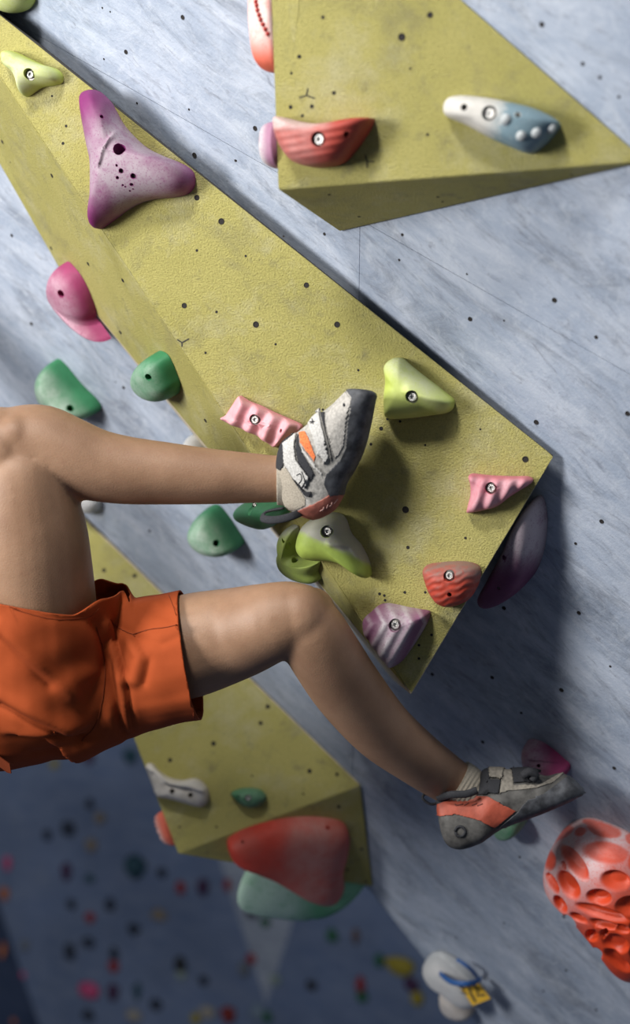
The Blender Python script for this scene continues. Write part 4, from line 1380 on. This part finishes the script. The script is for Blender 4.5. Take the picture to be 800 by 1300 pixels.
# lower shoe (left foot)
C4 = lambda pts: sc_px(pts, 0.2875, 530, 920)
ST2 = [((90, 355), (92, 395), .008), ((93, 335), (106, 480), .019), ((118, 318), (135, 532), .027), ((180, 304), (192, 547), .031), ((245, 296), (270, 522), .033), ((272, 262), (305, 500), .034), ((296, 205), (345, 472), .034), ((350, 200), (400, 440), .036),
       ((420, 204), (470, 413), .038), ((500, 204), (550, 382), .040), ((570, 228), (620, 350), .039), ((640, 216), (680, 325), .034), ((692, 245), (716, 312), .024), ((732, 288), (736, 302), .007)]
me2 = shoe_base([(C4([t])[0], C4([b])[0], 2.115 + 0.012 * i_ / 13, w) for i_, (t, b, w) in enumerate(ST2)])
shoe2 = link('climbing_shoe', me2, M_RUB2, person, smooth=True)
shoe2['label'] = 'dark climbing shoe with an orange-red heel patch on the lower foot'
L2 = shoe2.location
patch('heel_patch', me2, L2, facing(C4([(85, 350), (140, 330), (200, 315), (310, 312), (440, 380), (340, 458), (250, 420), (170, 400), (90, 408)])), 0.0016, M_HEEL2, shoe2)
patch('sock', me2, L2, facing(C4([(150, 330), (165, 285), (240, 180), (300, 180), (285, 255), (245, 306), (180, 312)])), 0.0010, M_SOCK, person)
patch('toe_rand', me2, L2, facing(C4([(440, 385), (480, 330), (560, 300), (680, 215), (760, 290), (600, 380), (420, 450), (350, 460)])), 0.0014, M_RUB, shoe2)
patch('black_collar', me2, L2, facing(C4([(75, 300), (140, 285), (250, 270), (290, 160), (320, 170), (322, 300), (310, 312), (200, 318), (90, 352)])), 0.0024, M_BLK, shoe2)
patch('tan_upper', me2, L2, facing(C4([(375, 150), (415, 170), (425, 265), (540, 262), (660, 205), (600, 258), (520, 285), (400, 296), (360, 310)])), 0.0018, M_TAN, shoe2)
patch('strap', me2, L2, facing(C4([(318, 180), (380, 190), (372, 242), (316, 236)])), 0.0046, M_TAN, shoe2)
patch('strap', me2, L2, facing(C4([(312, 240), (370, 245), (358, 310), (312, 305)])), 0.0036, M_BLK, shoe2)
patch('strap', me2, L2, facing(C4([(415, 180), (525, 180), (530, 240), (505, 258), (425, 262)])), 0.0048, M_BLK, shoe2)
st2 = surf_tree(shoe2)
on_shoe(st2, [C4([(165, 470), (178, 450), (200, 452), (212, 470), (200, 490), (178, 490), (166, 474)])], 0.0022, M_BLK, shoe2, 'heel_logo', 0.0008)
on_shoe(st2, [C4([(165, 352), (172, 358), (200, 352)]), C4([(205, 358), (225, 348)]), C4([(240, 358), (262, 350)]), C4([(265, 360), (290, 350)])], 0.0011, plain('dark_print', (0.16, 0.04, 0.03), 0.7), shoe2, 'heel_lettering', 0.0018)
tube('buckle', [at(664, 985, 2.09), at(672, 980, 2.088), at(679, 984, 2.09), at(675, 991, 2.09)], 0.007, M_BLK, shoe2, n=16)
tube('pull_loop', [at(562, 1016, 2.12), at(548, 1021, 2.115), at(537, 1014, 2.115), at(540, 1008, 2.12), at(552, 1012, 2.12), at(564, 1008, 2.12)], 0.0022, M_BLK, shoe2)
tube('pull_loop', [at(556, 1013, 2.105), at(572, 1009, 2.088), at(592, 1008, 2.082), at(606, 1003, 2.082)], 0.0062, M_BLK, shoe2, flat=0.6)
v_, f_ = loft_raw([(577, 995, YL2, 33), (586, 1001, YL2, 33.5), (596, 1008, YL2, 31), (606, 1016, YL2, 22)], 30, 36)
for i, v in enumerate(v_):
    x, y = proj(v)
    v_[i] = v + Vector((0, -0.0009 * math.sin((x * 0.72 + y * 0.45) * 1.5), 0))
link('sock', mesh('sock', v_, f_), M_SOCK, person, smooth=True)
